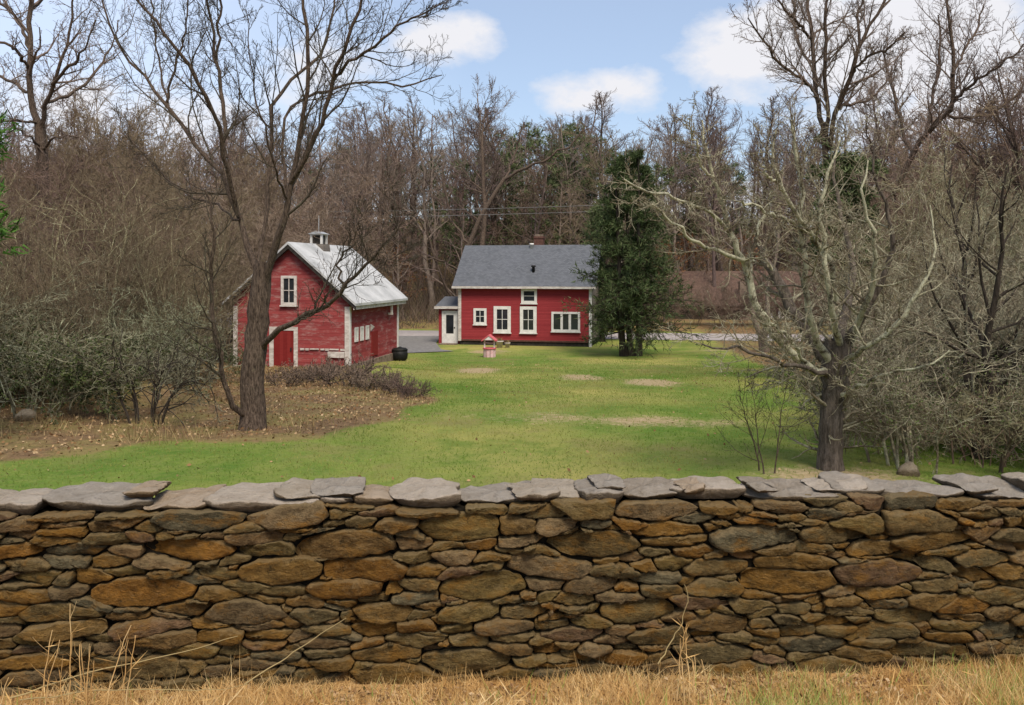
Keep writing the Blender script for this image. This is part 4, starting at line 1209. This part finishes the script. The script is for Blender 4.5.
# evergreens scattered through the woods
ev = conifer(420, 15, 2.5, .35, 'needle_mid', (0, 0, 0), 'woodland_pine', 'ragged green pine showing among the bare woods behind the red house', n1=46, n2=9, per=9, ln=.55, wd=.085, shape=.55, tr=.18, grp='pines in the woods behind the road')
spots = [(508, 78, 1.12), (545, 76, 1.16), (572, 80, 1.2), (600, 78, 1.1), (628, 86, 1.15), (470, 84, 1.05), (655, 80, 1.0), (430, 92, 1.05), (395, 96, 1.0), (350, 104, 1.0), (520, 90, 1.3), (690, 92, 1.1), (585, 92, 1.3), (455, 78, .85), (640, 76, .95), (735, 90, 1.0), (310, 100, .95), (490, 98, 1.25), (560, 98, 1.3)]
for i, (px, Y, s) in enumerate(spots):
    o = ev if i == 0 else copy_tree(ev)
    X = (px - CX) / F * Y
    o.location = (X, Y, gzf(X, Y) - .2); o.rotation_euler = (0, 0, i * 1.7); o.scale = (s * .95, s * .95, s * .92)

# rusty-leaved young beeches by the road
def rusty(seed, loc, s, label):
    rng = np.random.default_rng(seed)
    t, c, P3 = bare_tree_meshes(seed, h=6.5, r=.09, t0=.12, n1=18, n2=7, n3=5, rtw=.010, lr1=.5)
    root = bark_thing('young_beech', t, c, M['bark_far'], M['bark_red'], loc, 0, s); tag(root, label, 'tree', 'rusty leaved young trees by the road')
    p, d = on_twigs(P3, 3, .2, rng); m = len(p); keep = rng.random(m) < .7; p, d = p[keep], d[keep]; m = len(p)
    link_mesh('leaves', np_mesh('leaves', *flat_bits(p, nrm(d + rng.normal(scale=.8, size=(m, 3))), rng.uniform(.08, .17, m), .08, rng, False)), M['leaf_rust'], root)


rusty(501, (12.6, 70.5, gzf(12.6, 70.5)), .95, 'young tree holding rusty orange leaves right behind the dark pine')
rusty(502, (15.8, 77, gzf(15.8, 77)), 1.3, 'taller rusty-leaved tree behind the low brown building')
rusty(503, (-9.3, 73, gzf(-9.3, 73)), 1.0, 'rust-tinted young tree across the road between barn and house')
rusty(504, (22.5, 80, gzf(22.5, 80)), 1.25, 'rusty-leaved tree behind the right end of the low brown building')

# ================================================================== THICKETS AND SHRUBS
def thicket_mesh(seed, h, stems, spread, mats, n1=8, n2=7, n3=5, rtw=.008, r=.03, name='brush_clump', arch=.0, wand=.16, lr1=.5, leaves=None, leafn=2, leafsz=(.03, .07), up=.06, low=.1, p1k=1.3):
    rng = np.random.default_rng(seed); P0s, R0s = [], []
    for _ in range(stems):
        a = rng.uniform(0, 6.28); rr = rng.uniform(0, .35) * spread
        K = 10; t = np.linspace(0, 1, K); hh = h * rng.uniform(.55, 1.05); out = spread * rng.uniform(.2, 1)
        P = np.zeros((K, 3)); P[:, 2] = hh * (t - arch * t ** 3) - .1 * (t == 0)
        P[:, 0] = np.cos(a) * (rr + out * t ** 1.5); P[:, 1] = np.sin(a) * (rr + out * t ** 1.5)
        P[1:] += np.cumsum(rng.normal(scale=.035 * h / 4, size=(K - 1, 3)), 0)
        P0s.append(P); R0s.append(r * rng.uniform(.5, 1.3) * (1 - .8 * t))
    P0 = np.array(P0s); R0 = np.array(R0s)
    P1, R1 = spawn(P0, R0, n1, .15, 1, 25, 70, lr1, .6, 6, wand, up, rng, rtw * p1k, lfall=.5)
    P2, R2 = spawn(P1, R1, n2, low, 1, 25, 70, .5, .65, 4, wand * 1.15, up * .6, rng, rtw)
    P3, R3 = spawn(P2, R2, n3, .1, 1, 25, 70, .5, .7, 3, wand * 1.2, up * .5, rng, rtw * .75)
    st = merge([tubes(P0, R0, 6), tubes(P1, R1, 4)]); tw = merge([tubes(P2, R2, 3), tubes(P3, R3, 3)])
    root = empty(name, (0, 0, 0))
    link_mesh('stems', np_mesh('stems', *st, smooth=True), M[mats[0]], root); link_mesh('twigs', np_mesh('twigs', *tw), M[mats[1]], root)
    if leaves:
        p, d = on_twigs(P3, leafn, .1, rng)
        lim = leaves[1] * h if len(leaves) > 1 else 1e9
        keep = (p[:, 2] < lim * rng.uniform(.6, 1.1, len(p))); p, d = p[keep], d[keep]; m = len(p)
        link_mesh('leaves', np_mesh('leaves', *flat_bits(p, nrm(d * .6 + rng.normal(scale=.7, size=(m, 3))), rng.uniform(*leafsz, m), leafsz[1] * .5, rng, False)), M[leaves[0]], root)
    return root


def place(protos_, spots, label, cat, group, seed):
    """spots: x, y, scale, which form"""
    rng = np.random.default_rng(seed); seen = set()
    for x, y, s, k in spots:
        o = protos_[k] if k not in seen else copy_tree(protos_[k]); seen.add(k)
        o.location = (x, y, gzf(x, y) - .03); o.rotation_euler = (0, 0, rng.uniform(0, 6.28)); o.scale = (s * rng.uniform(.95, 1.15), s * rng.uniform(.95, 1.15), s)
        tag(o, label, cat, group)


# brown brush on the left (behind the shrubs and barn)
bp = [thicket_mesh(601, 8.5, 9, 2.0, ('bark_brush', 'bark_brush'), n1=13, n2=9, n3=7, rtw=.009, r=.036, lr1=.4, name='brush_thicket'),
      thicket_mesh(602, 7.0, 11, 2.2, ('bark_brush', 'bark_red'), n1=13, n2=9, n3=7, rtw=.009, r=.03, lr1=.42, name='brush_thicket'),
      thicket_mesh(603, 10, 7, 1.8, ('bark_brush', 'bark_brush'), n1=15, n2=9, n3=7, rtw=.009, r=.04, lr1=.36, name='brush_thicket')]
rng = np.random.default_rng(610); sp = []
for Y in (25.5, 30, 34.5, 39.5, 45, 51, 57.5):
    for X in np.arange(-.62 * Y - 3, -(8.5 if Y < 44 else 10.5) - (4.5 if 33 < Y < 46 else 0), 3.3):
        x = X + rng.uniform(-1.2, 1.2); y = Y + rng.uniform(-1.8, 1.8)
        if x > -.33 * y and y < 36: continue
        sp.append((x, y, rng.uniform(.85, 1.3) * (1.3 if Y > 38 else .95 if Y > 28 else .62), int(rng.integers(3))))
place(bp, sp, 'tall clump of dense brown leafless brush in the thicket left of the barn', 'brush', 'brown brush thicket left of the barn', 611)

# olive-brown brush filling the right side
bq = [thicket_mesh(621, 6.0, 9, 2.2, ('bark_brush', 'bark_brush'), n1=12, n2=8, n3=6, rtw=.009, r=.045, lr1=.45, wand=.2, name='brush_thicket'),
      thicket_mesh(622, 7.5, 8, 1.9, ('bark_brush', 'bark_red'), n1=12, n2=8, n3=6, rtw=.010, r=.05, lr1=.42, wand=.18, name='brush_thicket'),
      thicket_mesh(623, 5.0, 11, 2.3, ('bark_olive', 'bark_shrub'), n1=12, n2=8, n3=6, rtw=.007, r=.03, lr1=.5, wand=.24, name='brush_thicket'),
      thicket_mesh(624, 5.5, 10, 2.2, ('bark_olive', 'bark_olive'), n1=12, n2=8, n3=6, rtw=.007, r=.035, lr1=.5, wand=.22, name='brush_thicket')]
rng = np.random.default_rng(620); sp = []
for Y in (19, 23, 27.5, 33, 39, 46, 54):
    for X in np.arange(.46 * Y - .2, .63 * Y + 4, 2.9):
        x = X + rng.uniform(-.9, .9); y = Y + rng.uniform(-1.5, 1.5)
        if y > road_y(x) - 1: continue
        sp.append((x, y, rng.uniform(.85, 1.2) * min(1.7, .45 + Y * .023), int(rng.integers(2, 4)) if Y < 26 else int(rng.integers(0, 3)) if Y < 30 else int(rng.integers(0, 2))))
place(bq, sp, 'olive-brown clump of leafless brush in the thicket right of the lawn', 'brush', 'brush thicket right of the lawn', 612)

sq = [(x_, road_y(x_) + 8.2 + dy, s_, k_) for x_, dy, s_, k_ in ((12.4, 0, .62, 1), (14.6, .5, .5, 0), (16.2, -.1, .66, 1), (18.0, .4, .52, 2), (19.6, 0, .7, 1), (21.4, .5, .6, 0), (23.4, .2, .75, 1), (25.4, .4, .8, 1), (10.4, .3, .5, 1))]
bs = [thicket_mesh(625 + k, 6.5, 9, 2.0, ('bark_brush', 'bark_red'), n1=12, n2=9, n3=7, rtw=.011, r=.035, lr1=.45, name='roadside_brush') for k in range(3)]
place(bs, sq, 'reddish-brown leafless bush on the bank across the road in front of the low building', 'brush', 'bushes on the bank across the road', 613)

# grey-green shrubs at the left edge of the lawn
ls = [thicket_mesh(631, 2.7, 15, 2.1, ('bark_shrub', 'bark_shrub'), n1=10, n2=6, n3=5, rtw=.0062, r=.024, arch=.42, wand=.15, lr1=.75, up=-.03, leaves=('leaf_dark', .62), leafn=3, leafsz=(.035, .075), name='grey_green_shrub', p1k=1.5),
      thicket_mesh(632, 3.3, 14, 2.0, ('bark_shrub', 'bark_shrub'), n1=10, n2=6, n3=5, rtw=.0062, r=.024, arch=.32, wand=.15, lr1=.72, up=-.01, leaves=('leaf_dark', .55), leafn=3, leafsz=(.035, .075), name='grey_green_shrub', p1k=1.5)]
place(ls, [(-9.6, 16.9, .95, 0), (-11.6, 17.8, 1.05, 1), (-8.4, 19.6, .82, 1), (-10.7, 19.4, 1.0, 0), (-13.2, 18.8, 1.1, 0), (-12.4, 20.6, .9, 0), (-10.6, 22.4, .82, 1), (-14.2, 23.5, .95, 0), (-9.0, 24.2, .7, 0)],
      'arching grey-green shrub with dark leaves in the mass at the left edge of the lawn', 'shrub', 'grey-green shrubs left of the lawn', 633)
lt = thicket_mesh(638, 4.6, 9, 1.5, ('bark_olive', 'bark_brush'), n1=12, n2=8, n3=5, rtw=.0062, r=.026, lr1=.45, wand=.19, name='ragged_brush')
place([lt], [(-8.6, 21.6, .75, 0), (-9.6, 18.6, .72, 0), (-10.2, 20.9, .95, 0), (-12.0, 19.4, .85, 0), (-12.4, 22.2, 1.05, 0), (-14.0, 21.0, 1.0, 0), (-9.0, 23.0, .95, 0), (-11.0, 24.6, 1.1, 0), (-11.0, 17.2, .65, 0)],
      'ragged olive-brown brush rising above the grey-green shrubs at left', 'brush', 'ragged brush among the left-hand shrubs', 639)
s1 = thicket_mesh(634, 2.3, 9, 1.25, ('bark_dark', 'bark_shrub'), n1=9, n2=6, n3=4, rtw=.007, r=.032, arch=.45, wand=.17, lr1=.65, up=-.04, name='arching_shrub', low=.3, p1k=1.6)
bb = thicket_mesh(636, .42, 12, .9, ('bark_dark', 'bark_red'), n1=7, n2=5, n3=4, rtw=.006, r=.012, lr1=.6, wand=.25, name='bramble')
bsp = []
for px_, py_, s_ in ((300, 380, 1.0), (322, 382, 1.2), (345, 386, 1.5), (362, 388, 1.2), (378, 391, 1.0), (396, 394, .95), (414, 397, .8), (335, 378, 1.1), (285, 386, .9)):
    X, Y = ground_pt(px_, py_); bsp.append((X, Y, s_, 0))
place([bb], bsp, 'low dark bramble clump along the leaf bank below the barn', 'bramble', 'brambles on the leaf bank below the barn', 637)
x, y = (150 - CX) / F * 16.0, 16.0
s1.location = (x, y, gzf(x, y)); tag(s1, 'small dark-stemmed arching shrub standing alone left of the big bare tree', 'shrub')

# tangled lichened shrubs behind the right end of the wall
rs = [thicket_mesh(641, 2.9, 10, 1.5, ('bark_twig_l', 'bark_twig_l'), n1=11, n2=6, n3=4, rtw=.0052, r=.020, arch=.3, wand=.30, lr1=.55, up=0, leaves=('leaf_green', .6), leafn=1, leafsz=(.022, .05), name='tangled_shrub'),
      thicket_mesh(642, 3.8, 9, 1.4, ('bark_twig_l', 'bark_twig_l'), n1=11, n2=6, n3=4, rtw=.0055, r=.024, arch=.2, wand=.28, lr1=.5, up=.02, leaves=('leaf_green', .5), leafn=1, leafsz=(.022, .05), name='tangled_shrub')]
place(rs, [(7.3, 11.7, .8, 0), (8.9, 12.4, .9, 1), (5.2, 13.3, .85, 0), (9.9, 13.5, .95, 1), (5.6, 11.9, .95, 0), (6.9, 12.7, 1.0, 1), (8.3, 13.6, 1.05, 0), (6.4, 14.4, 1.0, 1), (9.4, 15.0, 1.1, 1), (7.9, 16.2, 1.15, 0), (10.6, 17.2, 1.2, 0)],
      'tangled pale lichened shrub among those behind the right end of the stone wall', 'shrub', 'tangled shrubs behind the right end of the wall', 643)
rl = [thicket_mesh(644, 1.5, 11, 1.3, ('bark_brush', 'bark_twig_l'), n1=9, n2=6, n3=5, rtw=.005, r=.014, arch=.45, wand=.30, lr1=.75, up=-.03, name='low_tangle', low=.05),
      thicket_mesh(645, 1.9, 10, 1.2, ('bark_brush', 'bark_olive'), n1=9, n2=6, n3=5, rtw=.005, r=.015, arch=.4, wand=.30, lr1=.75, up=-.03, name='low_tangle', low=.05)]
place(rl, [(5.7, 12.6, .8, 0), (6.6, 11.9, .9, 1), (7.6, 12.4, 1.0, 0), (8.6, 13.2, 1.1, 1), (6.9, 13.8, 1.0, 0), (9.4, 14.3, 1.15, 0), (8.0, 15.0, 1.1, 1), (10.4, 15.6, 1.2, 1), (9.0, 17.2, 1.25, 0), (11.4, 17.6, 1.3, 1), (6.0, 15.4, .9, 1), (7.4, 17.4, 1.1, 0)],
      'low grey-brown tangle of arching twigs beneath the shrubs right of the old tree', 'brush', 'low tangles under the right-hand shrubs', 646)
x, y = (976 - CX) / F * 12.4, 12.4
t, c, _ = bare_tree_meshes(651, h=4.6, r=.075, t0=.2, n1=14, n2=8, n3=6, rtw=.005, lr1=.55, stems=2, ang=(35, 75))
sm = bark_thing('small_tree', t, c, M['bark_dark'], M['bark_twig_l'], (x, y, gzf(x, y))); tag(sm, 'small dark-trunked bare tree among the tangled shrubs near the right edge', 'tree')
x, y = (767 - CX) / F * 11.6, 11.6
t, c, _ = bare_tree_meshes(652, h=1.55, r=.011, t0=.1, n1=9, n2=5, n3=3, rtw=.0026, lr1=.45, stems=3, ang=(25, 60))
sm = bark_thing('sapling', t, c, M['bark_left'], M['bark_left'], (x, y, gzf(x, y))); tag(sm, 'thin leafless sapling on the lawn just behind the wall left of the old tree', 'sapling')
fs = thicket_mesh(653, 1.2, 8, .55, ('bark_brush', 'bark_brush'), n1=6, n2=5, n3=4, rtw=.004, r=.012, leaves=('leaf_yellow',), leafn=1, leafsz=(.02, .04), name='yellow_shrub')
x, y = (889 - CX) / F * 16.5, 16.5
fs.location = (x, y, gzf(x, y) + .0); fs.scale = (.75, .75, .9); tag(fs, 'little shrub with yellow spring blossom among the right-hand tangle', 'shrub')

# boulders at the lawn edge
def boulder(px, Y, s, label):
    rng = np.random.default_rng(int(px)); st = Stones()
    X = (px - CX) / F * Y; a = np.linspace(0, 6.28, 11)[:-1] + rng.uniform(-.2, .2, 10)
    poly = np.stack([np.cos(a) * .5, np.sin(a) * .4], -1) * rng.uniform(.8, 1.1, (10, 1))
    st.add(outline(poly, 34, rng, 2, .006), .2, .42, (.20, .16, .10), rng, lambda V: V, rings=((1, 0), (.98, .4), (.88, .75), (.66, .95), (.35, 1.05)), rough=.03)
    o = st.build('boulder', M['cap'], None); o.location = (X, Y, gzf(X, Y)); o.scale = (s,) * 3; tag(o, label, 'boulder')
boulder(25, 16.3, .45, 'pale boulder half hidden under the grey-green shrubs at the left edge')
boulder(910, 11.4, .35, 'small pale stone on the ground just behind the wall at right')

# ================================================================== GROUND COVER
def scatter(n, x0, x1, y0, y1, rng, wide=.64):
    y = np.sqrt(rng.uniform(y0 ** 2, y1 ** 2, n)); x = rng.uniform(-1, 1, n) * (wide * y + 1.0)
    return x, y


rng = np.random.default_rng(701)
x, y = scatter(330000, 0, 0, 9.5, 50, rng)
r, g, b = zone_at(x, y); keep = (r < .3 + .25 * rng.random(len(x))) & (rng.random(len(x)) > g * .95) & (rng.random(len(x)) < 1 - .92 * sstep((y - 15) / 33))
x, y = x[keep], y[keep]; m = len(x)
d = nrm(np.stack([rng.normal(scale=.5, size=m), rng.normal(scale=.5, size=m), np.ones(m)], -1))
V = flat_bits(np.stack([x, y, gz(x, y) - .004], -1), d, rng.uniform(.02, .055, m) * (1 + y * .012), .010 * (1 + y * .03), rng)
tag(link_mesh('lawn_grass', np_mesh('lawn_grass', *V), M['grass']), 'short green grass blades over the sloping lawn', 'grass', kind='stuff')

# straw grass in the foreground
rng = np.random.default_rng(702); m = 150000
x = rng.uniform(-5.5, 5.5, m); y = np.where(rng.random(m) < .72, rng.uniform(4.9, 5.93, m), rng.uniform(2.6, 5.0, m)) + x * .057
clump = np.sin(x * 5.1 + 1) * np.sin(y * 6.3) + np.sin(x * 2.3) * .8
hgt = rng.uniform(.05, .15, m) * (1 + .3 * clump)
tips = rng.random(m) < .03; hgt[tips] *= 2.0
lay = np.where(rng.random(m) < .5, 1.6, .6)[:, None]
d = nrm(np.concatenate([rng.normal(size=(m, 2)) * lay, np.ones((m, 1))], 1))
Vs = flat_bits(np.stack([x, y, gz(x, y) - .005], -1), d, hgt, rng.uniform(.003, .0075, m), rng)
tag(link_mesh('straw_grass', np_mesh('straw_grass', *Vs), M['straw']), 'matted dry straw-coloured grass along the foot of the wall', 'dry grass', kind='stuff')
m = 26000; x = rng.uniform(-5.5, 5.5, m); y = rng.uniform(4.6, 5.86, m) + x * .057
keep = rng.random(m) < np.clip(.05 + 1.3 * sstep((x - .2) / 2.2) * np.clip(np.sin(x * 4.2) * .6 + np.sin(y * 7 + x) * .4 + .45, 0, 1) * (1 - .55 * sstep((y - x * .057 - 5.45) / .35)), 0, 1); x, y = x[keep], y[keep]; m = len(x)
d = nrm(np.concatenate([rng.normal(size=(m, 2)) * .45, np.ones((m, 1))], 1))
Vs = flat_bits(np.stack([x, y, gz(x, y) - .005], -1), d, rng.uniform(.09, .22, m), rng.uniform(.004, .008, m), rng)
tag(link_mesh('new_grass', np_mesh('new_grass', *Vs), M['straw_green']), 'fresh green blades coming up through the straw in front of the wall', 'grass', kind='stuff')

# fallen leaves
rng = np.random.default_rng(703)
x, y = scatter(90000, 0, 0, 11, 46, rng); r, g, b = zone_at(x, y); keep = rng.random(len(x)) < np.clip(r * 1.1 - .15, 0.022, 1)
x, y = x[keep], y[keep]
n2_ = 5200; xf = rng.uniform(-4.5, 4.5, n2_); yf = 5.84 + xf * .057 - np.abs(rng.normal(scale=.22, size=n2_)); kf = rng.random(n2_) < np.clip(.35 + .65 * np.exp(-((xf - 1.6) / .8) ** 2) + .5 * np.exp(-((xf + .1) / 1) ** 2), 0, 1)
x = np.r_[x, xf[kf]]; y = np.r_[y, yf[kf]]; m = len(x)
d = nrm(np.stack([rng.normal(size=m), rng.normal(size=m), rng.normal(scale=.45, size=m) + .2], -1))
sz = rng.uniform(.03, .07, m) * np.where(y < 7, .62, 1 + .006 * y)
Vs = flat_bits(np.stack([x, y, gz(x, y) + rng.uniform(.005, .05, m)], -1), d, sz, sz * .6, rng, False)
tag(link_mesh('fallen_leaves', np_mesh('fallen_leaves', *Vs), M['leaf_fallen']), 'brown fallen leaves scattered under the trees and by the wall', 'leaves', kind='stuff')

# dry weeds on the leaf bank by the barn and along the lawn edge
rng = np.random.default_rng(704); m = 70000
x, y = scatter(m, 0, 0, 14, 43, rng); sd_ = poly_sd(x, y, LITTER)
nz = np.sin(x * 1.3 + .4) * np.sin(y * .9) + .6 * np.sin(x * 2.9) * np.sin(y * 2.1 + 1)
keep = (sd_ > -.35 + .8 * rng.random(len(x))) & (rng.random(m) < np.clip(.35 + .5 * nz, .05, 1)) & (x < -1.5) & ((y < 36.3) | (x < -13))
x, y = x[keep], y[keep]; m = len(x)
d = nrm(np.concatenate([rng.normal(size=(m, 2)) * .5, np.ones((m, 1))], 1))
Vs = flat_bits(np.stack([x, y, gz(x, y) - .01], -1), d, rng.uniform(.08, .32, m) * np.clip(.6 + .35 * nz[keep], .35, 1.1), .012 * (1 + .02 * y), rng)
m = 60000; xe, ye = scatter(m, 0, 0, 13.5, 22, rng); se = poly_sd(xe, ye, LITTER); nze = np.sin(xe * 1.9) * np.sin(ye * 1.4 + 1)
ke = (se > .1) & (se < 2.6) & (xe < -4.9) & (rng.random(m) < .14 + .3 * nze); xe, ye = xe[ke], ye[ke]; m = len(xe)
de = nrm(np.concatenate([rng.normal(size=(m, 2)) * .38, np.ones((m, 1))], 1))
Vs = merge([Vs, flat_bits(np.stack([xe, ye, gz(xe, ye) - .01], -1), de, rng.uniform(.15, .5, m), .011, rng)])
tag(link_mesh('dry_weeds', np_mesh('dry_weeds', *Vs), M['weed']), 'low tangle of dry brown weeds on the leaf bank below the barn', 'weeds', kind='stuff')

# low brush under the woods
rng = np.random.default_rng(705); m = 120000
y = rng.uniform(69, 125, m); x = rng.uniform(-1, 1, m) * (.64 * y + 6); keep = (y > road_y(x) + 7.2) & ~((x > 12.5) & (x < 25.5) & (y < 80)); x, y = x[keep], y[keep]; m = len(x)
nz = np.sin(x * .6) * np.sin(y * .5) + .5 * np.sin(x * 1.7 + 2)
d = nrm(np.concatenate([rng.normal(size=(m, 2)) * .55, np.ones((m, 1))], 1))
Vs = flat_bits(np.stack([x, y, gz(x, y) - .03], -1), d, rng.uniform(.5, 3.6, m) * (1 + .4 * nz), .042, rng)
tag(link_mesh('woodland_undergrowth', np_mesh('woodland_undergrowth', *Vs), island_mat('undergrowth_stems', [(.07, .048, .036), (.12, .085, .065), (.17, .12, .085), (.10, .10, .055)])), 'brown leafless undergrowth covering the wooded rise', 'undergrowth', kind='stuff')

# tall dry stalks standing in front of the wall
def stalks(px, n, hmax, seed, label, lean=0.0, spread=.16):
    rng = np.random.default_rng(seed); Y = 5.42 + (px - CX) / F * 5.5 * .057; X = (px - CX) / F * Y
    root = empty('dry_stalks', (X, Y, gzf(X, Y))); tag(root, label, 'dry stalks')
    P, Rr = [], []
    for _ in range(n):
        K = 9; t = np.linspace(0, 1, K); h = hmax * rng.uniform(.45, 1); bx_, by_ = rng.normal(scale=spread), rng.uniform(-.12, .12)
        lx = lean + rng.normal(scale=.10); q = np.zeros((K, 3)); q[:, 2] = h * t - .04 * (t == 0); q[:, 0] = bx_ + h * lx * t ** 1.5; q[:, 1] = by_ + h * rng.normal(scale=.06) * t
        q[1:, :2] += np.cumsum(rng.normal(scale=.006, size=(K - 1, 2)), 0); P.append(q); Rr.append(np.linspace(.0055, .0022, K))
    for k in range(n):
        P_, R_ = P[k][None], Rr[k][None]
        P2, R2 = spawn(P_, R_, 3, .45, .95, 20, 50, .3, .7, 4, .14, .03, rng, .0013, .22)
        p, d = on_twigs(P_, 7, .05, rng); m = len(p)
        bl = flat_bits(p, nrm(rng.normal(size=(m, 3)) + np.array([0, 0, -.1])), rng.uniform(.07, .2, m), .007, rng, False)
        link_mesh('stem', np_mesh('stem', *merge([tubes(P_, R_, 5), tubes(P2, R2, 3), bl])), M['straw'], root)


stalks(98, 12, .78, 801, 'tallest cluster of dry tan stalks leaning on the wall at left', .03)
stalks(18, 8, .42, 802, 'shorter bleached stalks at the far left foot of the wall', .1)
stalks(205, 9, .34, 803, 'low sprawling dry stalks right of the tallest cluster at the wall foot', .6, .3)
stalks(690, 5, .62, 804, 'few thin dry stems standing before the middle right of the wall', -.05, .08)
stalks(480, 6, .3, 805, 'low pale dry stalks at the foot of the wall near the centre', .7, .2)
stalks(895, 7, .34, 806, 'low pale stalks in green grass at the right foot of the wall', .2, .25)
# thin bleached sticks lying against the wall foot
def stick(pts, r, label):
    q = catmull([(*at(px, py, Y), r) for px, py, Y in pts], 16, np.random.default_rng(len(label)), .004)
    o = MB().tube(q[:, :3].tolist(), np.linspace(r, r * .4, 16).tolist(), 7).build('fallen_stick', M['weed'], None, True); tag(o, label, 'stick', 'sticks at the foot of the wall')
stick([(10, 698, 5.2), (90, 672, 5.4), (170, 655, 5.5), (238, 636, 5.55)], .005, 'long thin bent stick lying along the left foot of the wall')
stick([(245, 684, 5.35), (290, 655, 5.5), (330, 628, 5.6), (346, 618, 5.65)], .0045, 'pale stick propped up against the wall left of centre')
stick([(20, 700, 5.2), (110, 690, 5.3), (210, 690, 5.35), (250, 684, 5.4)], .004, 'thin stick flat in the straw at lower left')
stick([(658, 664, 5.6), (678, 630, 5.68), (688, 600, 5.7), (684, 584, 5.72)], .0045, 'bent pale stick leaning on the wall right of centre')

# ================================================================== SKY, SUN, CAMERA
world = bpy.data.worlds.new('World'); scene.world = world; world.use_nodes = True
wt = NT(world); bg = wt.n['Background']
SUN_EL, SUN_AZ = 55, 160          # behind the camera, a little to the right
sky = wt.new('ShaderNodeTexSky', sky_type='NISHITA'); sky.sun_disc = False
sky.sun_elevation = R(SUN_EL); sky.sun_rotation = R(SUN_AZ); sky.air_density = 1.0; sky.dust_density = 1.0; sky.ozone_density = 2.0
tc = wt.new('ShaderNodeTexCoord').outputs['Generated']
n1 = wt.noise(tc, 7.5, 9, .6, (1, 1, 1.7)); n2 = wt.noise(tc, 2.3, 4, .5, (1, 1, 2.2))
sepd = wt.new('ShaderNodeSeparateXYZ'); wt.link(tc, sepd.inputs[0])


def bank(x, z, rx, rz, amt):
    """a bank of cloud standing in one direction of the sky (y = ahead)"""
    dx = wt.math('DIVIDE', wt.math('SUBTRACT', sepd.outputs['X'], x), rx); dz = wt.math('DIVIDE', wt.math('SUBTRACT', sepd.outputs['Z'], z), rz)
    q = wt.math('ADD', wt.math('MULTIPLY', dx, dx), wt.math('MULTIPLY', dz, dz))
    return wt.math('MULTIPLY', wt.math('SUBTRACT', 1.0, wt.math('MINIMUM', q, 1.0)), amt)


tot = None
for bk in ((-.07, .26, .10, .05, .34), (.10, .20, .12, .055, .36), (.36, .24, .24, .10, .41), (.50, .18, .3, .09, .4), (-.22, .22, .22, .08, .24), (-.5, .12, .4, .14, .34), (.1, .06, .9, .10, .34), (-.1, .75, .5, .22, .2)):
    b_ = bank(*bk); tot = b_ if tot is None else wt.math('MAXIMUM', tot, b_)
sh = wt.math('ADD', wt.math('ADD', wt.math('MULTIPLY', n1, .55), wt.math('MULTIPLY', n2, .30)), tot)
msk = wt.ramp(sh, .64, .76)
haze_ = wt.mix(wt.math('MULTIPLY_ADD', wt.ramp(sepd.outputs['X'], -.05, -.4), .40, .30), sky.outputs[0], (6.0, 6.9, 8.6))
cl = wt.mix(msk, haze_, (6.1, 6.1, 6.4))
wt.link(cl, bg.inputs[0]); bg.inputs[1].default_value = .09

sl_ = bpy.data.lights.new('sun', 'SUN'); sl_.energy = 2.9; sl_.angle = R(24); sl_.color = (1, .91, .79)
so = bpy.data.objects.new('sun', sl_); COL.objects.link(so)
az, el = R(SUN_AZ), R(SUN_EL)
to_sun = Vector((math.sin(az) * math.cos(el), math.cos(az) * math.cos(el), math.sin(el)))
so.rotation_euler = to_sun.to_track_quat('Z', 'Y').to_euler(); so.location = (0, -10, 40)

cam = bpy.data.cameras.new('camera'); cam.sensor_width = 36; cam.lens = 36 * F / 1024
cam.shift_y = -(352.5 - HY) / 1024; cam.clip_end = 3000; cam.clip_start = .1
co = bpy.data.objects.new('camera', cam); COL.objects.link(co); co.location = (0, 0, CAMZ); co.rotation_euler = (R(90), 0, 0)
scene.camera = co
vs = scene.view_settings; vs.view_transform = 'Standard'; vs.look = 'None'; vs.exposure = .68; vs.gamma = 1; vs.use_curve_mapping = False
